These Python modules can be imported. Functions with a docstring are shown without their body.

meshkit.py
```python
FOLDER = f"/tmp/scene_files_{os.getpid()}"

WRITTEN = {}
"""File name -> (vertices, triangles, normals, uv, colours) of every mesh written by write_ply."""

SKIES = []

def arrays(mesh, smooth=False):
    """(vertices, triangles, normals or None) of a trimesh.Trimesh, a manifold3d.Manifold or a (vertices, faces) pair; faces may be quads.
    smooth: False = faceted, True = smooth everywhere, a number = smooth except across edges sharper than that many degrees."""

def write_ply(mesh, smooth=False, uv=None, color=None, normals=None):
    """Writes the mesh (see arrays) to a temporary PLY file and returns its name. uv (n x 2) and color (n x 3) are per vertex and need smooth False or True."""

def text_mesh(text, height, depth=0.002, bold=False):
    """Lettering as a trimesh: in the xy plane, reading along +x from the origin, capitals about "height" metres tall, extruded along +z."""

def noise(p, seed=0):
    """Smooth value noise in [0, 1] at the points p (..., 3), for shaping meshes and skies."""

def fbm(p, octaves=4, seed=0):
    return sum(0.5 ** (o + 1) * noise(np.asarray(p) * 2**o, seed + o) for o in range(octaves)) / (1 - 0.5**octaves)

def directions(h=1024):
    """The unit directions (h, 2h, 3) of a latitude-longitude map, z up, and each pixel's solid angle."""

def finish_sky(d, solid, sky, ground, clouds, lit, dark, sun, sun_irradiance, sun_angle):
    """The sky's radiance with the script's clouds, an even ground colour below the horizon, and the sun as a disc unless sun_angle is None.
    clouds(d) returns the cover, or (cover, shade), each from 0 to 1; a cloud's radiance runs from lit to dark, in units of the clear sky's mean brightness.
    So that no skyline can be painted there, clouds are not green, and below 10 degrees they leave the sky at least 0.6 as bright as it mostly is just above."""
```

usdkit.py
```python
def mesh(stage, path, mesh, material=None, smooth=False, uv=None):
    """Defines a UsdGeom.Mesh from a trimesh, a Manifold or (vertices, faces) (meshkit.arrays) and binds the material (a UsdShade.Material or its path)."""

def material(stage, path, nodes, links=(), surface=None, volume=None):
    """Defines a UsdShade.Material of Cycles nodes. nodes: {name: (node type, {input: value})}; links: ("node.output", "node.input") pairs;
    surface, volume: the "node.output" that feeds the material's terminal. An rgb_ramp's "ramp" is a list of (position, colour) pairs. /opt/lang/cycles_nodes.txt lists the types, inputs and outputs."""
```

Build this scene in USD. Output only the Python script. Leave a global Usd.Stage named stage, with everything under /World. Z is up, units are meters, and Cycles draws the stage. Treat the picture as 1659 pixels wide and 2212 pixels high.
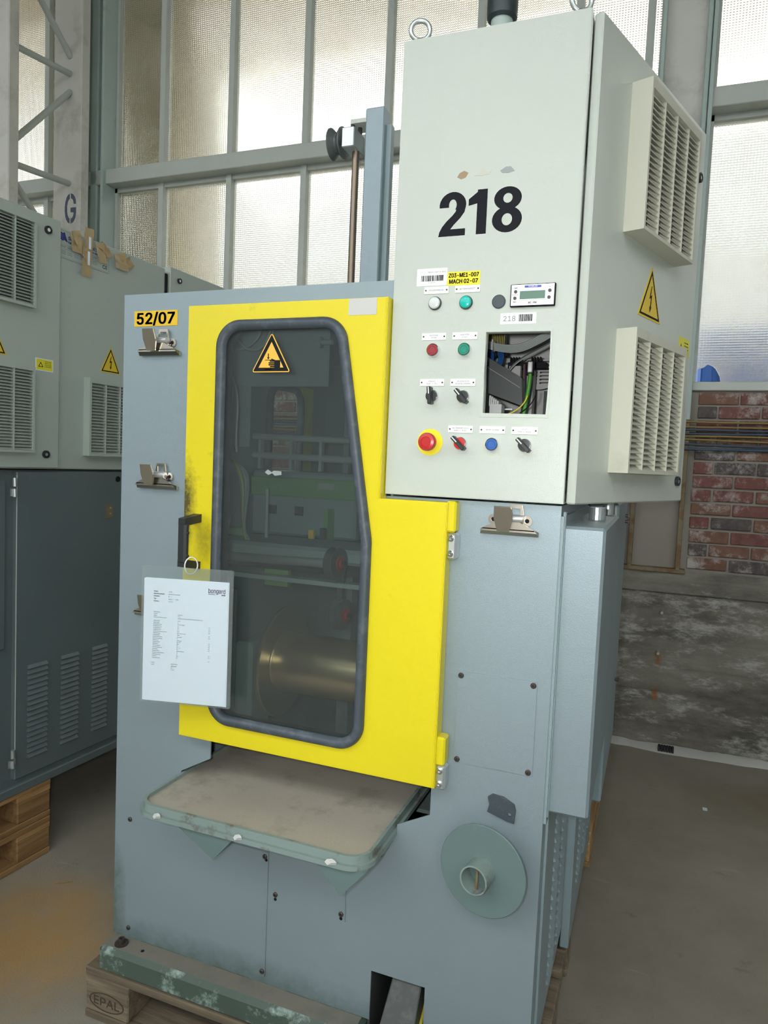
import math, random
import numpy as np
import trimesh
import shapely.geometry as sg
from shapely import affinity
import usdkit, meshkit
from pxr import Usd, UsdGeom, UsdLux, UsdShade, Gf, Sdf

random.seed(7)
stage = Usd.Stage.CreateInMemory()
UsdGeom.SetStageUpAxis(stage, 'Z')
UsdGeom.SetStageMetersPerUnit(stage, 1.0)
UsdGeom.Xform.Define(stage, '/World')
UsdGeom.Scope.Define(stage, '/World/Looks')

# All numbers below are measured with the hall floor at z = FLOOR; everything is dropped by FLOOR when it is placed.
FLOOR = 0.05
PI = math.pi

# ------------------------------------------------------------------ camera
YAW, PITCH, ROLL = 0.36496, 0.0674866, 0.0428710
CAM = np.array([1.32098, -1.50296, 1.58342 - FLOOR])
cy, sy, cp, sp = math.cos(YAW), math.sin(YAW), math.cos(PITCH), math.sin(PITCH)
fwd = np.array([-sy * cp, cy * cp, -sp])
rgt = np.array([cy, sy, 0.0])
upv = np.cross(rgt, fwd)
r2 = math.cos(ROLL) * rgt + math.sin(ROLL) * upv
u2 = -math.sin(ROLL) * rgt + math.cos(ROLL) * upv
cam = UsdGeom.Camera.Define(stage, '/World/camera')
m = Gf.Matrix4d(*r2, 0, *u2, 0, *(-fwd), 0, *CAM, 1)
cam.AddTransformOp().Set(m)
cam.CreateHorizontalApertureAttr(36.0)
cam.CreateVerticalApertureAttr(48.0)
cam.CreateFocalLengthAttr(1533.026 / 1659 * 36.0)
cam.CreateClippingRangeAttr(Gf.Vec2f(0.05, 200))
cam.CreateExposureAttr(0.30)

# ------------------------------------------------------------------ light: overcast sky outside, the photographer's flash beside the lens
dome = UsdLux.DomeLight.Define(stage, '/World/sky')
dome.CreateIntensityAttr(1.2)
dome.CreateColorAttr(Gf.Vec3f(0.96, 0.99, 1.0))
flash = UsdLux.SphereLight.Define(stage, '/World/camera_flash')
flash.CreateRadiusAttr(0.022)
flash.CreateIntensityAttr(2500.0)
flash.CreateColorAttr(Gf.Vec3f(1.0, 0.985, 0.95))
fp = CAM - r2 * 0.06 + u2 * 0.03
aim = fwd + u2 * 0.10
aim /= np.linalg.norm(aim)
ex = np.cross(aim, u2); ex /= np.linalg.norm(ex); ey = np.cross(ex, aim)
flash.AddTransformOp().Set(Gf.Matrix4d(*map(float, ex), 0, *map(float, ey), 0, *map(float, -aim), 0, *map(float, fp), 1))
sh_ = UsdLux.ShapingAPI.Apply(flash.GetPrim())
sh_.CreateShapingConeAngleAttr(52.0)
sh_.CreateShapingConeSoftnessAttr(0.9)

# ------------------------------------------------------------------ mesh helpers (x right, y into the picture, z up)
cat = trimesh.util.concatenate


def T(mesh, M):
    mesh = mesh.copy(); mesh.apply_transform(M); return mesh


def tr(x=0, y=0, z=0):
    M = np.eye(4); M[:3, 3] = (x, y, z); return M


def rot(a, axis):
    return trimesh.transformations.rotation_matrix(a, axis)


RX90 = rot(PI / 2, [1, 0, 0])


def B(x0, x1, y0, y1, z0, z1, c=0.0):
    """box with chamfered edges"""
    if c <= 0:
        b = trimesh.creation.box((abs(x1 - x0), abs(y1 - y0), abs(z1 - z0)))
        b.apply_translation(((x0 + x1) / 2, (y0 + y1) / 2, (z0 + z1) / 2)); return b
    P = []
    for sx in (0, 1):
        for sY in (0, 1):
            for sz in (0, 1):
                X, Y, Z = (x0, x1)[sx], (y0, y1)[sY], (z0, z1)[sz]
                dx, dy, dz = (c, -c)[sx], (c, -c)[sY], (c, -c)[sz]
                P += [(X, Y + dy, Z + dz), (X + dx, Y, Z + dz), (X + dx, Y + dy, Z)]
    return trimesh.convex.convex_hull(np.array(P))


def plate(poly, y0, y1, bevel=0.0):
    """polygon in (x, z) given thickness from y0 (front) to y1"""
    out = []
    gs = getattr(poly, 'geoms', [poly])
    for g in gs:
        if g.is_empty or g.area < 1e-9: continue
        b = bevel
        e = trimesh.creation.extrude_polygon(g, (y1 - y0) - b, engine='earcut')
        out.append(T(e, tr(0, y1, 0) @ RX90))
        if b:
            for k in range(3):
                gg = g.buffer(-b * (1 - math.cos((k + 1) * PI / 6)), join_style=2)
                for h in getattr(gg, 'geoms', [gg]):
                    t0 = b * math.sin((k + 1) * PI / 6)
                    e = trimesh.creation.extrude_polygon(h, t0, engine='earcut')
                    out.append(T(e, tr(0, y0 + b, 0) @ RX90))
    return cat(out)


def slab(poly, z0, z1):
    return T(trimesh.creation.extrude_polygon(poly, z1 - z0, engine='earcut'), tr(0, 0, z0))


def R(x0, x1, z0, z1):
    return sg.box(min(x0, x1), min(z0, z1), max(x0, x1), max(z0, z1))


def rr(x0, x1, z0, z1, r):
    return R(x0, x1, z0, z1).buffer(-r).buffer(r, quad_segs=6)


def rod(p, q, r, n=20, r2_=None):
    p, q = np.array(p, float), np.array(q, float)
    d = q - p; L = np.linalg.norm(d)
    prof = [(0, 0), (r, 0), (r if r2_ is None else r2_, L), (0, L)]
    c = trimesh.creation.revolve(prof, sections=n)
    return T(c, tr(*p) @ trimesh.geometry.align_vectors([0, 0, 1], d / L))


def lathe(prof, p, axis, n=32):
    c = trimesh.creation.revolve(prof, sections=n)
    a = np.array(axis, float)
    return T(c, tr(*p) @ trimesh.geometry.align_vectors([0, 0, 1], a / np.linalg.norm(a)))


def tube(pts, r, n=10, closed=False):
    """swept round tube through pts"""
    P = np.array(pts, float); N = len(P)
    if closed:
        t = np.roll(P, -1, 0) - np.roll(P, 1, 0)
    else:
        t = np.gradient(P, axis=0)
    t /= np.linalg.norm(t, axis=1)[:, None]
    u = np.cross(t[0], [0.3, 0.5, 0.81]); u /= np.linalg.norm(u)
    V = []
    for i in range(N):
        u = u - t[i] * (u @ t[i]); u /= np.linalg.norm(u); w = np.cross(t[i], u)
        a = np.arange(n) * 2 * PI / n
        V.append(P[i] + r * (np.cos(a)[:, None] * u + np.sin(a)[:, None] * w))
    F = []
    for i in range(N if closed else N - 1):
        j = (i + 1) % N
        for k in range(n):
            l = (k + 1) % n
            F += [(i * n + k, i * n + l, j * n + l), (i * n + k, j * n + l, j * n + k)]
    V = np.concatenate(V)
    if not closed:
        V = np.vstack([V, P[0], P[-1]]); c0, c1 = len(V) - 2, len(V) - 1
        for k in range(n):
            l = (k + 1) % n
            F += [(c0, l, k), (c1, (N - 1) * n + k, (N - 1) * n + l)]
    return trimesh.Trimesh(V, F, process=False)


def spline(pts, n=24):
    from scipy.interpolate import CubicSpline
    P = np.array(pts, float); s = np.r_[0, np.cumsum(np.linalg.norm(np.diff(P, axis=0), axis=1))]
    return CubicSpline(s, P)(np.linspace(0, s[-1], n))


def words(s, h, x, z, y, bold=True, width=None, align='l', depth=0.0006, xs=1.0):
    """lettering standing in the xz plane, front at y, capitals h tall; (x, z) is the base line's left end, middle or right end"""
    t = meshkit.text_mesh(s, h, depth, bold)
    k = xs
    w = t.bounds[1][0] - t.bounds[0][0]
    if width: k = width / w
    t.apply_translation((-t.bounds[0][0], 0, 0))
    S = np.diag([k, 1, 1, 1.0]); t.apply_transform(S)
    w *= k
    off = {'l': 0, 'c': -w / 2, 'r': -w}[align]
    return T(t, tr(x + off, y + depth, z) @ RX90)


def frame(ox, oy, ang):
    return tr(ox, oy, 0) @ rot(ang, [0, 0, 1])


ID = np.eye(4)
# ------------------------------------------------------------------ prims
used, INFO, TURN = {}, {}, {}      # TURN: a part whose sub-parts are given in a turned frame


def numbered(parent, name):
    k = (parent, name); i = used.get(k, -1) + 1; used[k] = i
    return name if i == 0 else '%s_%03d' % (name, i)


def tag(p, label=None, category=None, group=None, kind=None):
    for k, v in (('label', label), ('category', category), ('group', group), ('kind', kind)):
        if v: p.SetCustomDataByKey(k, v)


def thing(name, label, category, base, F=ID, group=None, kind=None):
    """an Xform at the thing's base; its parts are given in the coordinates of the frame F"""
    path = '/World/' + numbered('/World', name)
    x = UsdGeom.Xform.Define(stage, path)
    M = F @ tr(*base)
    ang = math.degrees(math.atan2(M[1, 0], M[0, 0]))
    x.AddTranslateOp().Set(Gf.Vec3d(M[0, 3], M[1, 3], M[2, 3] - FLOOR))
    if abs(ang) > 1e-6: x.AddRotateZOp().Set(ang)
    tag(x.GetPrim(), label, category, group, kind)
    INFO[path] = np.array(base, float)
    return path


def part(parent, name, mesh, mat, label=None, smooth=False, kind=None):
    path = parent + '/' + numbered(parent, name)
    INFO[path] = INFO[parent]
    mesh = mesh.copy()
    if parent in TURN: mesh.apply_transform(TURN[parent])
    mesh.apply_translation(-INFO[parent])
    o = usdkit.mesh(stage, path, mesh, MAT[mat], smooth=smooth)
    tag(o.GetPrim(), label, kind=kind)
    return path


def solo(name, mesh, mat, label, category, group=None, kind=None, smooth=False):
    """a thing that is one mesh"""
    path = '/World/' + numbered('/World', name)
    c = mesh.bounds.mean(0); c[2] = mesh.bounds[0][2]
    mesh = mesh.copy(); mesh.apply_translation(-c)
    o = usdkit.mesh(stage, path, mesh, MAT[mat], smooth=smooth)
    UsdGeom.Xformable(o).AddTranslateOp().Set(Gf.Vec3d(c[0], c[1], c[2] - FLOOR))
    tag(o.GetPrim(), label, category, group, kind)
    return path


def copy_of(src, label, loc, rotz=0.0, group=None):
    name = src.rpartition('/')[2]
    path = '/World/' + numbered('/World', name)
    x = UsdGeom.Xform.Define(stage, path)
    x.GetPrim().GetReferences().AddInternalReference(src)
    x.GetPrim().SetInstanceable(True)
    x.ClearXformOpOrder()
    x.AddTranslateOp().Set(Gf.Vec3d(loc[0], loc[1], loc[2] - FLOOR))
    x.AddRotateZOp().Set(rotz)
    tag(x.GetPrim(), label, group=group)
    return path


# ------------------------------------------------------------------ materials
MAT = {}


def mat(name, nodes, links, surface):
    MAT[name] = usdkit.material(stage, '/World/Looks/' + name, nodes, links, surface=surface)


def blob(pre, loc, rad, amp, nodes, links, src, col, ns=5.0):
    """a stain with a noisy outline at a fixed place of the surface"""
    nodes.update({pre + 'm': ('mapping', {'mapping_type': 'texture', 'location': loc, 'scale': rad}), pre + 'g': ('gradient_texture', {'gradient_type': 'spherical'}),
                  pre + 'n': ('noise_texture', {'scale': ns, 'detail': 8.0, 'roughness': 0.7}), pre + 'a': ('math', {'math_type': 'multiply'}),
                  pre + 'r': ('map_range', {'from_min': 0.12, 'from_max': 0.42, 'to_min': 0.0, 'to_max': amp, 'clamp': True}), pre + 'x': ('mix_color', {'b': col})})
    links += [('g.position', pre + 'm.vector'), (pre + 'm.vector', pre + 'g.vector'), ('g.position', pre + 'n.vector'), (pre + 'g.fac', pre + 'a.value1'), (pre + 'n.fac', pre + 'a.value2'),
              (pre + 'a.value', pre + 'r.value'), (pre + 'r.result', pre + 'x.fac'), (src, pre + 'x.a')]
    return pre + 'x.result'


def paint(name, col, rough=0.42, dirt=0.25, dirtcol=(0.09, 0.08, 0.06), var=0.06, bump=0.12, bscale=420, spec=0.5, metallic=0.0, dscale=5.0, lo=0.60, hi=0.78, coat=0.0, stains=()):
    c = np.array(col)
    n = {'t': ('texture_coordinate', {}),
         'n1': ('noise_texture', {'scale': 2.3, 'detail': 4.0}),
         'r1': ('rgb_ramp', {'ramp': [(0.25, tuple(c * (1 - var))), (0.75, tuple(np.minimum(c * (1 + var), 1)))]}),
         'n2': ('noise_texture', {'scale': dscale, 'detail': 9.0, 'roughness': 0.68}),
         'r2': ('map_range', {'from_min': lo, 'from_max': hi, 'to_min': 0.0, 'to_max': dirt, 'clamp': True}),
         'mx': ('mix_color', {'b': dirtcol}),
         'n3': ('noise_texture', {'scale': float(bscale), 'detail': 2.0}),
         'bp': ('bump', {'strength': float(bump), 'distance': 0.001}),
         'p': ('principled_bsdf', {'roughness': rough, 'specular_ior_level': spec, 'metallic': metallic, 'coat_weight': coat})}
    l = [('t.object', 'n1.vector'), ('t.object', 'n2.vector'), ('t.object', 'n3.vector'), ('n1.fac', 'r1.fac'), ('n2.fac', 'r2.value'),
         ('r2.result', 'mx.fac'), ('r1.color', 'mx.a'), ('n3.fac', 'bp.height'), ('bp.normal', 'p.normal')]
    out = 'mx.result'
    for k, (loc, rad, amp, scol, ns) in enumerate(stains):
        n['g'] = ('geometry', {})
        out = blob('s%d' % k, loc, rad, amp, n, l, out, scol, ns)
    l.append((out, 'p.base_color'))
    mat(name, n, l, 'p.BSDF')


def plain(name, col, rough=0.5, metallic=0.0, spec=0.5, **kw):
    mat(name, {'p': ('principled_bsdf', {'base_color': col, 'roughness': rough, 'metallic': metallic, 'specular_ior_level': spec, **kw})}, [], 'p.BSDF')


paint('cabinet_paint', (0.505, 0.56, 0.505), rough=0.36, dirt=0.3, dirtcol=(0.22, 0.20, 0.14), var=0.03, bump=0.25, bscale=520, lo=0.62, hi=0.85)
paint('vent_plastic', (0.53, 0.54, 0.45), rough=0.5, dirt=0.35, dirtcol=(0.25, 0.22, 0.15), var=0.03, bump=0.05)
paint('body_paint', (0.27, 0.345, 0.38), rough=0.50, spec=0.8, metallic=0.35, dirt=0.35, dirtcol=(0.12, 0.15, 0.13), var=0.05, bump=0.22, bscale=480, lo=0.62, hi=0.85,
      stains=[((.35, 0, .19), (1.1, .4, .13), 0.7, (.10, .145, .125), 14.0), ((.0, 0, .30), (.06, .4, .25), 0.8, (.11, .16, .13), 22.0)])
paint('body_paint_side', (0.25, 0.33, 0.355), rough=0.42, dirt=0.4, dirtcol=(0.12, 0.15, 0.13), var=0.05, bump=0.22, bscale=480)
paint('yellow_paint', (0.72, 0.615, 0.012), rough=0.34, dirt=0.55, dirtcol=(0.10, 0.08, 0.02), var=0.03, bump=0.1, lo=0.64, hi=0.80, dscale=9,
      stains=[((.235, -.045, 1.42), (.055, .2, .17), 0.95, (.06, .05, .02), 60.0), ((.30, -.045, 1.33), (.05, .2, .09), 0.5, (.10, .08, .02), 45.0)])
paint('green_worn', (0.065, 0.10, 0.08), rough=0.55, dirt=0.85, dirtcol=(0.33, 0.45, 0.40), var=0.15, bump=0.3, bscale=150, lo=0.50, hi=0.58, dscale=7)
paint('green_paint', (0.13, 0.195, 0.19), rough=0.45, dirt=0.4, dirtcol=(0.08, 0.08, 0.07), var=0.1)
paint('rim_paint', (0.22, 0.29, 0.27), rough=0.5, dirt=0.7, dirtcol=(0.12, 0.09, 0.08), var=0.1, dscale=14, lo=0.56, hi=0.64)
paint('tray_dust', (0.37, 0.345, 0.29), rough=0.75, dirt=0.6, dirtcol=(0.13, 0.12, 0.08), var=0.12, bump=0.3, bscale=200, dscale=8, lo=0.52, hi=0.75)
paint('old_machine_paint', (0.115, 0.15, 0.155), rough=0.48, dirt=0.35, dirtcol=(0.11, 0.085, 0.05), var=0.1, bump=0.1)
paint('old_cabinet_paint', (0.40, 0.47, 0.42), rough=0.42, dirt=0.35, dirtcol=(0.20, 0.19, 0.14), var=0.04, bump=0.2, lo=0.6, hi=0.85)
paint('interior_green', (0.20, 0.26, 0.245), rough=0.5, dirt=0.5, dirtcol=(0.03, 0.035, 0.03), var=0.2)
paint('interior_grey', (0.34, 0.39, 0.40), rough=0.5, dirt=0.4, dirtcol=(0.06, 0.06, 0.05), var=0.12)
paint('interior_lime', (0.24, 0.42, 0.17), rough=0.5, dirt=0.4, dirtcol=(0.05, 0.06, 0.05), var=0.12)
paint('column_white', (0.64, 0.64, 0.58), rough=0.6, dirt=0.55, dirtcol=(0.20, 0.18, 0.14), var=0.06, bump=0.5, bscale=90, lo=0.52, hi=0.8, dscale=4)
paint('column_grey', (0.42, 0.52, 0.49), rough=0.5, dirt=0.5, dirtcol=(0.20, 0.18, 0.13), var=0.06, bump=0.3, bscale=120)
paint('frame_grey', (0.50, 0.54, 0.50), rough=0.5, dirt=0.4, dirtcol=(0.22, 0.19, 0.13), var=0.06)
paint('rusty_steel', (0.20, 0.17, 0.10), rough=0.75, dirt=0.8, dirtcol=(0.16, 0.075, 0.03), var=0.2, lo=0.45, hi=0.6, dscale=14)
paint('dirty_wood_end', (0.36, 0.27, 0.17), rough=0.8)
paint('gasket_rubber', (0.055, 0.072, 0.088), rough=0.5, dirt=0.5, dirtcol=(0.16, 0.19, 0.22), var=0.15, dscale=25, lo=0.5, hi=0.7)
paint('pedal_plastic', (0.065, 0.075, 0.072), rough=0.55, dirt=0.5, dirtcol=(0.16, 0.16, 0.14), dscale=30, lo=0.5, hi=0.7)
paint('plinth_dirt', (0.20, 0.185, 0.15), rough=0.8, dirt=0.6, dirtcol=(0.10, 0.13, 0.11), dscale=9, lo=0.5, hi=0.7)
plain('brand_burn', (0.06, 0.042, 0.028), 0.9)
plain('black_plastic', (0.022, 0.025, 0.028), 0.42)
plain('ink', (0.010, 0.011, 0.016), 0.7, spec=0.2)
plain('ink_blue', (0.02, 0.035, 0.22), 0.55)
plain('ink_grey', (0.22, 0.25, 0.29), 0.6)
plain('ink_violet', (0.08, 0.04, 0.14), 0.6)
plain('print_blue', (0.05, 0.10, 0.45), 0.5)
plain('stencil_grey', (0.09, 0.11, 0.16), 0.7)
plain('paper', (0.80, 0.86, 0.95), 0.6)
plain('sticker_white', (0.80, 0.83, 0.82), 0.45)
plain('sticker_yellow', (0.78, 0.50, 0.012), 0.5)
plain('sign_yellow', (0.72, 0.52, 0.015), 0.5)
plain('warning_orange', (0.85, 0.50, 0.06), 0.45)
plain('lemon_sticker', (0.72, 0.68, 0.03), 0.5)
plain('plate_white', (0.82, 0.83, 0.82), 0.4)
plain('chrome', (0.75, 0.76, 0.78), 0.16, 1.0)
plain('steel', (0.55, 0.56, 0.56), 0.38, 0.6)
plain('zinc', (0.60, 0.66, 0.66), 0.38, 0.75)
plain('dark_bolt', (0.075, 0.06, 0.055), 0.45, 0.5)
plain('worn_rod', (0.26, 0.21, 0.16), 0.4, 0.8)
plain('nickel', (0.50, 0.47, 0.40), 0.28, 1.0)
plain('silver_label', (0.55, 0.56, 0.53), 0.45, 0.3)
plain('lens_white', (0.66, 0.70, 0.70), 0.25)
plain('lens_teal', (0.01, 0.52, 0.44), 0.22)
plain('lens_red', (0.30, 0.035, 0.045), 0.25)
plain('lens_green', (0.02, 0.25, 0.17), 0.25)
plain('lens_blue', (0.04, 0.13, 0.42), 0.25)
plain('stop_red', (0.50, 0.025, 0.025), 0.3)
plain('switch_red', (0.62, 0.02, 0.012), 0.35)
plain('stop_yellow', (0.85, 0.72, 0.02), 0.45)
plain('blank_plug', (0.055, 0.075, 0.085), 0.5)
plain('lcd', (0.12, 0.22, 0.17), 0.25)
plain('grey_cable', (0.30, 0.34, 0.34), 0.5)
plain('blue_wire', (0.015, 0.10, 0.32), 0.45)
plain('green_cable', (0.07, 0.30, 0.035), 0.45)
plain('yellow_wire', (0.62, 0.52, 0.05), 0.5)
plain('maroon', (0.08, 0.02, 0.045), 0.5)
plain('device_grey', (0.055, 0.065, 0.065), 0.5)
plain('backplate', (0.55, 0.56, 0.57), 0.5)
plain('light_plastic', (0.45, 0.46, 0.46), 0.5)
plain('spool_metal', (0.72, 0.50, 0.30), 0.30, 0.85)
plain('spool_flange', (0.44, 0.37, 0.26), 0.30, 0.8)
plain('pulley_grey', (0.11, 0.13, 0.13), 0.4, 0.3)
plain('red_part', (0.42, 0.03, 0.03), 0.45)
plain('white_plastic', (0.75, 0.76, 0.75), 0.45)
plain('wall_cable_yellow', (0.24, 0.185, 0.06), 0.55)
plain('wall_cable_blue', (0.045, 0.08, 0.13), 0.55)
plain('salt', (0.52, 0.52, 0.49), 0.95)
plain('rubber_black', (0.02, 0.02, 0.02), 0.8)
plain('tape_white', (0.58, 0.59, 0.58), 0.7)
plain('hall_panel', (0.45, 0.47, 0.48), 0.8)
plain('hall_ceiling', (0.40, 0.40, 0.38), 0.9)
plain('canopy_beige', (0.50, 0.45, 0.33), 0.9)
plain('far_facade', (0.235, 0.245, 0.25), 0.9)
plain('yard', (0.42, 0.40, 0.37), 0.95)
plain('container_blue', (0.02, 0.085, 0.30), 0.5)
plain('beacon_black', (0.03, 0.045, 0.05), 0.4)
plain('mortar', (0.27, 0.25, 0.215), 0.95)
plain('red_paint_mark', (0.30, 0.03, 0.03), 0.6)
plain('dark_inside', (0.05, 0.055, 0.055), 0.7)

# clear panes: sunlight passes
mat('door_glass', {'t': ('transparent_bsdf', {'color': (0.74, 0.80, 0.79)}), 'g': ('glossy_bsdf', {'color': (1, 1, 1), 'roughness': 0.015}),
                   'f': ('fresnel', {'IOR': 1.42}), 'm': ('mix_closure', {}),
                   'd': ('diffuse_bsdf', {'color': (0.42, 0.47, 0.48)}), 'dm': ('mix_closure', {'fac': 0.045})},
    [('f.fac', 'm.fac'), ('t.BSDF', 'dm.closure1'), ('d.BSDF', 'dm.closure2'), ('dm.closure', 'm.closure1'), ('g.BSDF', 'm.closure2')], 'm.closure')
mat('sleeve_film', {'t': ('transparent_bsdf', {'color': (0.93, 0.95, 0.95)}), 'g': ('principled_bsdf', {'base_color': (0.62, 0.68, 0.68), 'roughness': 0.2}),
                    'm': ('mix_closure', {'fac': 0.07})},
    [('t.BSDF', 'm.closure1'), ('g.BSDF', 'm.closure2')], 'm.closure')
mat('parcel_tape', {'t': ('translucent_bsdf', {'color': (0.62, 0.45, 0.20)}), 'g': ('principled_bsdf', {'base_color': (0.52, 0.40, 0.21), 'roughness': 0.25}),
                    'm': ('mix_closure', {'fac': 0.8})},
    [('t.BSDF', 'm.closure1'), ('g.BSDF', 'm.closure2')], 'm.closure')
# wired, ribbed factory glazing: rough glass with a square grid pressed into it, a little dirt
mat('ribbed_glass', {'c': ('texture_coordinate', {}), 'x': ('separate_xyz', {}),
                     'mx': ('math', {'math_type': 'multiply', 'value2': 2 * PI / 0.016}), 'sx': ('math', {'math_type': 'sine'}),
                     'mz': ('math', {'math_type': 'multiply', 'value2': 2 * PI / 0.014}), 'sz': ('math', {'math_type': 'sine'}),
                     'mm': ('math', {'math_type': 'maximum'}),
                     'n': ('noise_texture', {'scale': 30.0, 'detail': 5.0}), 'hm': ('math', {'math_type': 'multiply_add', 'value2': 0.8}),
                     'b': ('bump', {'strength': 0.4, 'distance': 0.003}),
                     'd': ('noise_texture', {'scale': 1.6, 'detail': 8.0, 'roughness': 0.7}), 'dr': ('map_range', {'from_min': 0.40, 'from_max': 0.75, 'to_min': 0.04, 'to_max': 0.32, 'clamp': True}),
                     'dc': ('principled_bsdf', {'base_color': (0.52, 0.49, 0.39), 'roughness': 0.9}), 'tl': ('translucent_bsdf', {'color': (0.80, 0.76, 0.64)}), 'dm': ('mix_closure', {'fac': 0.7}),
                     'g': ('refraction_bsdf', {'color': (0.97, 0.965, 0.915), 'roughness': 0.15, 'IOR': 1.35}),
                     's': ('glossy_bsdf', {'color': (0.9, 0.9, 0.9), 'roughness': 0.25}), 'gm': ('mix_closure', {'fac': 0.045}), 'm': ('mix_closure', {})},
    [('c.object', 'x.vector'), ('x.x', 'mx.value1'), ('mx.value', 'sx.value1'), ('x.z', 'mz.value1'), ('mz.value', 'sz.value1'), ('sx.value', 'mm.value1'), ('sz.value', 'mm.value2'),
     ('c.object', 'n.vector'), ('n.fac', 'hm.value1'), ('mm.value', 'hm.value3'), ('hm.value', 'b.height'), ('b.normal', 'g.normal'),
     ('c.object', 'd.vector'), ('d.fac', 'dr.value'), ('dr.result', 'm.fac'), ('dc.BSDF', 'dm.closure1'), ('tl.BSDF', 'dm.closure2'),
     ('g.BSDF', 'gm.closure1'), ('s.BSDF', 'gm.closure2'), ('gm.closure', 'm.closure1'), ('dm.closure', 'm.closure2')], 'm.closure')


def wood(name, a, b, dark):
    mat(name, {'c': ('texture_coordinate', {}), 'oi': ('object_info', {}), 'mp': ('mapping', {'scale': (2.0, 30.0, 30.0)}), 'ad': ('math', {'math_type': 'multiply', 'value2': 37.0}),
               'cx': ('combine_xyz', {}), 'va': ('mix_vector', {'fac': 0.5}),
               'n': ('noise_texture', {'scale': 1.5, 'detail': 6.0, 'roughness': 0.65, 'dimensions': '4D', 'distortion': 0.6}),
               'r': ('rgb_ramp', {'ramp': [(0.25, dark), (0.5, a), (0.75, b)]}),
               'h': ('hsv', {}), 'hv': ('map_range', {'from_min': 0.0, 'from_max': 1.0, 'to_min': 0.7, 'to_max': 1.2}),
               'b': ('bump', {'strength': 0.5, 'distance': 0.003}), 'p': ('principled_bsdf', {'roughness': 0.8})},
        [('c.object', 'mp.vector'), ('mp.vector', 'n.vector'), ('oi.random', 'ad.value1'), ('ad.value', 'n.w'), ('n.fac', 'r.fac'), ('r.color', 'h.color'),
         ('oi.random', 'hv.value'), ('hv.result', 'h.value'), ('h.color', 'p.base_color'), ('n.fac', 'b.height'), ('b.normal', 'p.normal')], 'p.BSDF')


wood('grey_wood', (0.20, 0.158, 0.105), (0.33, 0.27, 0.185), (0.065, 0.05, 0.035))
wood('orange_wood', (0.33, 0.19, 0.075), (0.46, 0.29, 0.13), (0.15, 0.075, 0.03))
wood('fresh_wood', (0.42, 0.27, 0.12), (0.55, 0.40, 0.21), (0.22, 0.12, 0.05))


def brick_mat(name, a, b):
    mat(name, {'c': ('texture_coordinate', {}), 'g': ('geometry', {}),
               'n': ('noise_texture', {'scale': 22.0, 'detail': 6.0, 'roughness': 0.7}), 'r': ('rgb_ramp', {'ramp': [(0.3, a), (0.7, b)]}),
               'w': ('noise_texture', {'scale': 5.5, 'detail': 8.0, 'roughness': 0.78}), 'wr': ('map_range', {'from_min': 0.50, 'from_max': 0.64, 'to_min': 0.0, 'to_max': 0.85, 'clamp': True}),
               'm': ('mix_color', {'b': (0.46, 0.45, 0.43)}), 'bp': ('bump', {'strength': 0.6, 'distance': 0.004}), 'p': ('principled_bsdf', {'roughness': 0.9})},
        [('g.position', 'n.vector'), ('g.position', 'w.vector'), ('n.fac', 'r.fac'), ('w.fac', 'wr.value'), ('wr.result', 'm.fac'), ('r.color', 'm.a'), ('m.result', 'p.base_color'),
         ('n.fac', 'bp.height'), ('bp.normal', 'p.normal')], 'p.BSDF')


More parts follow.
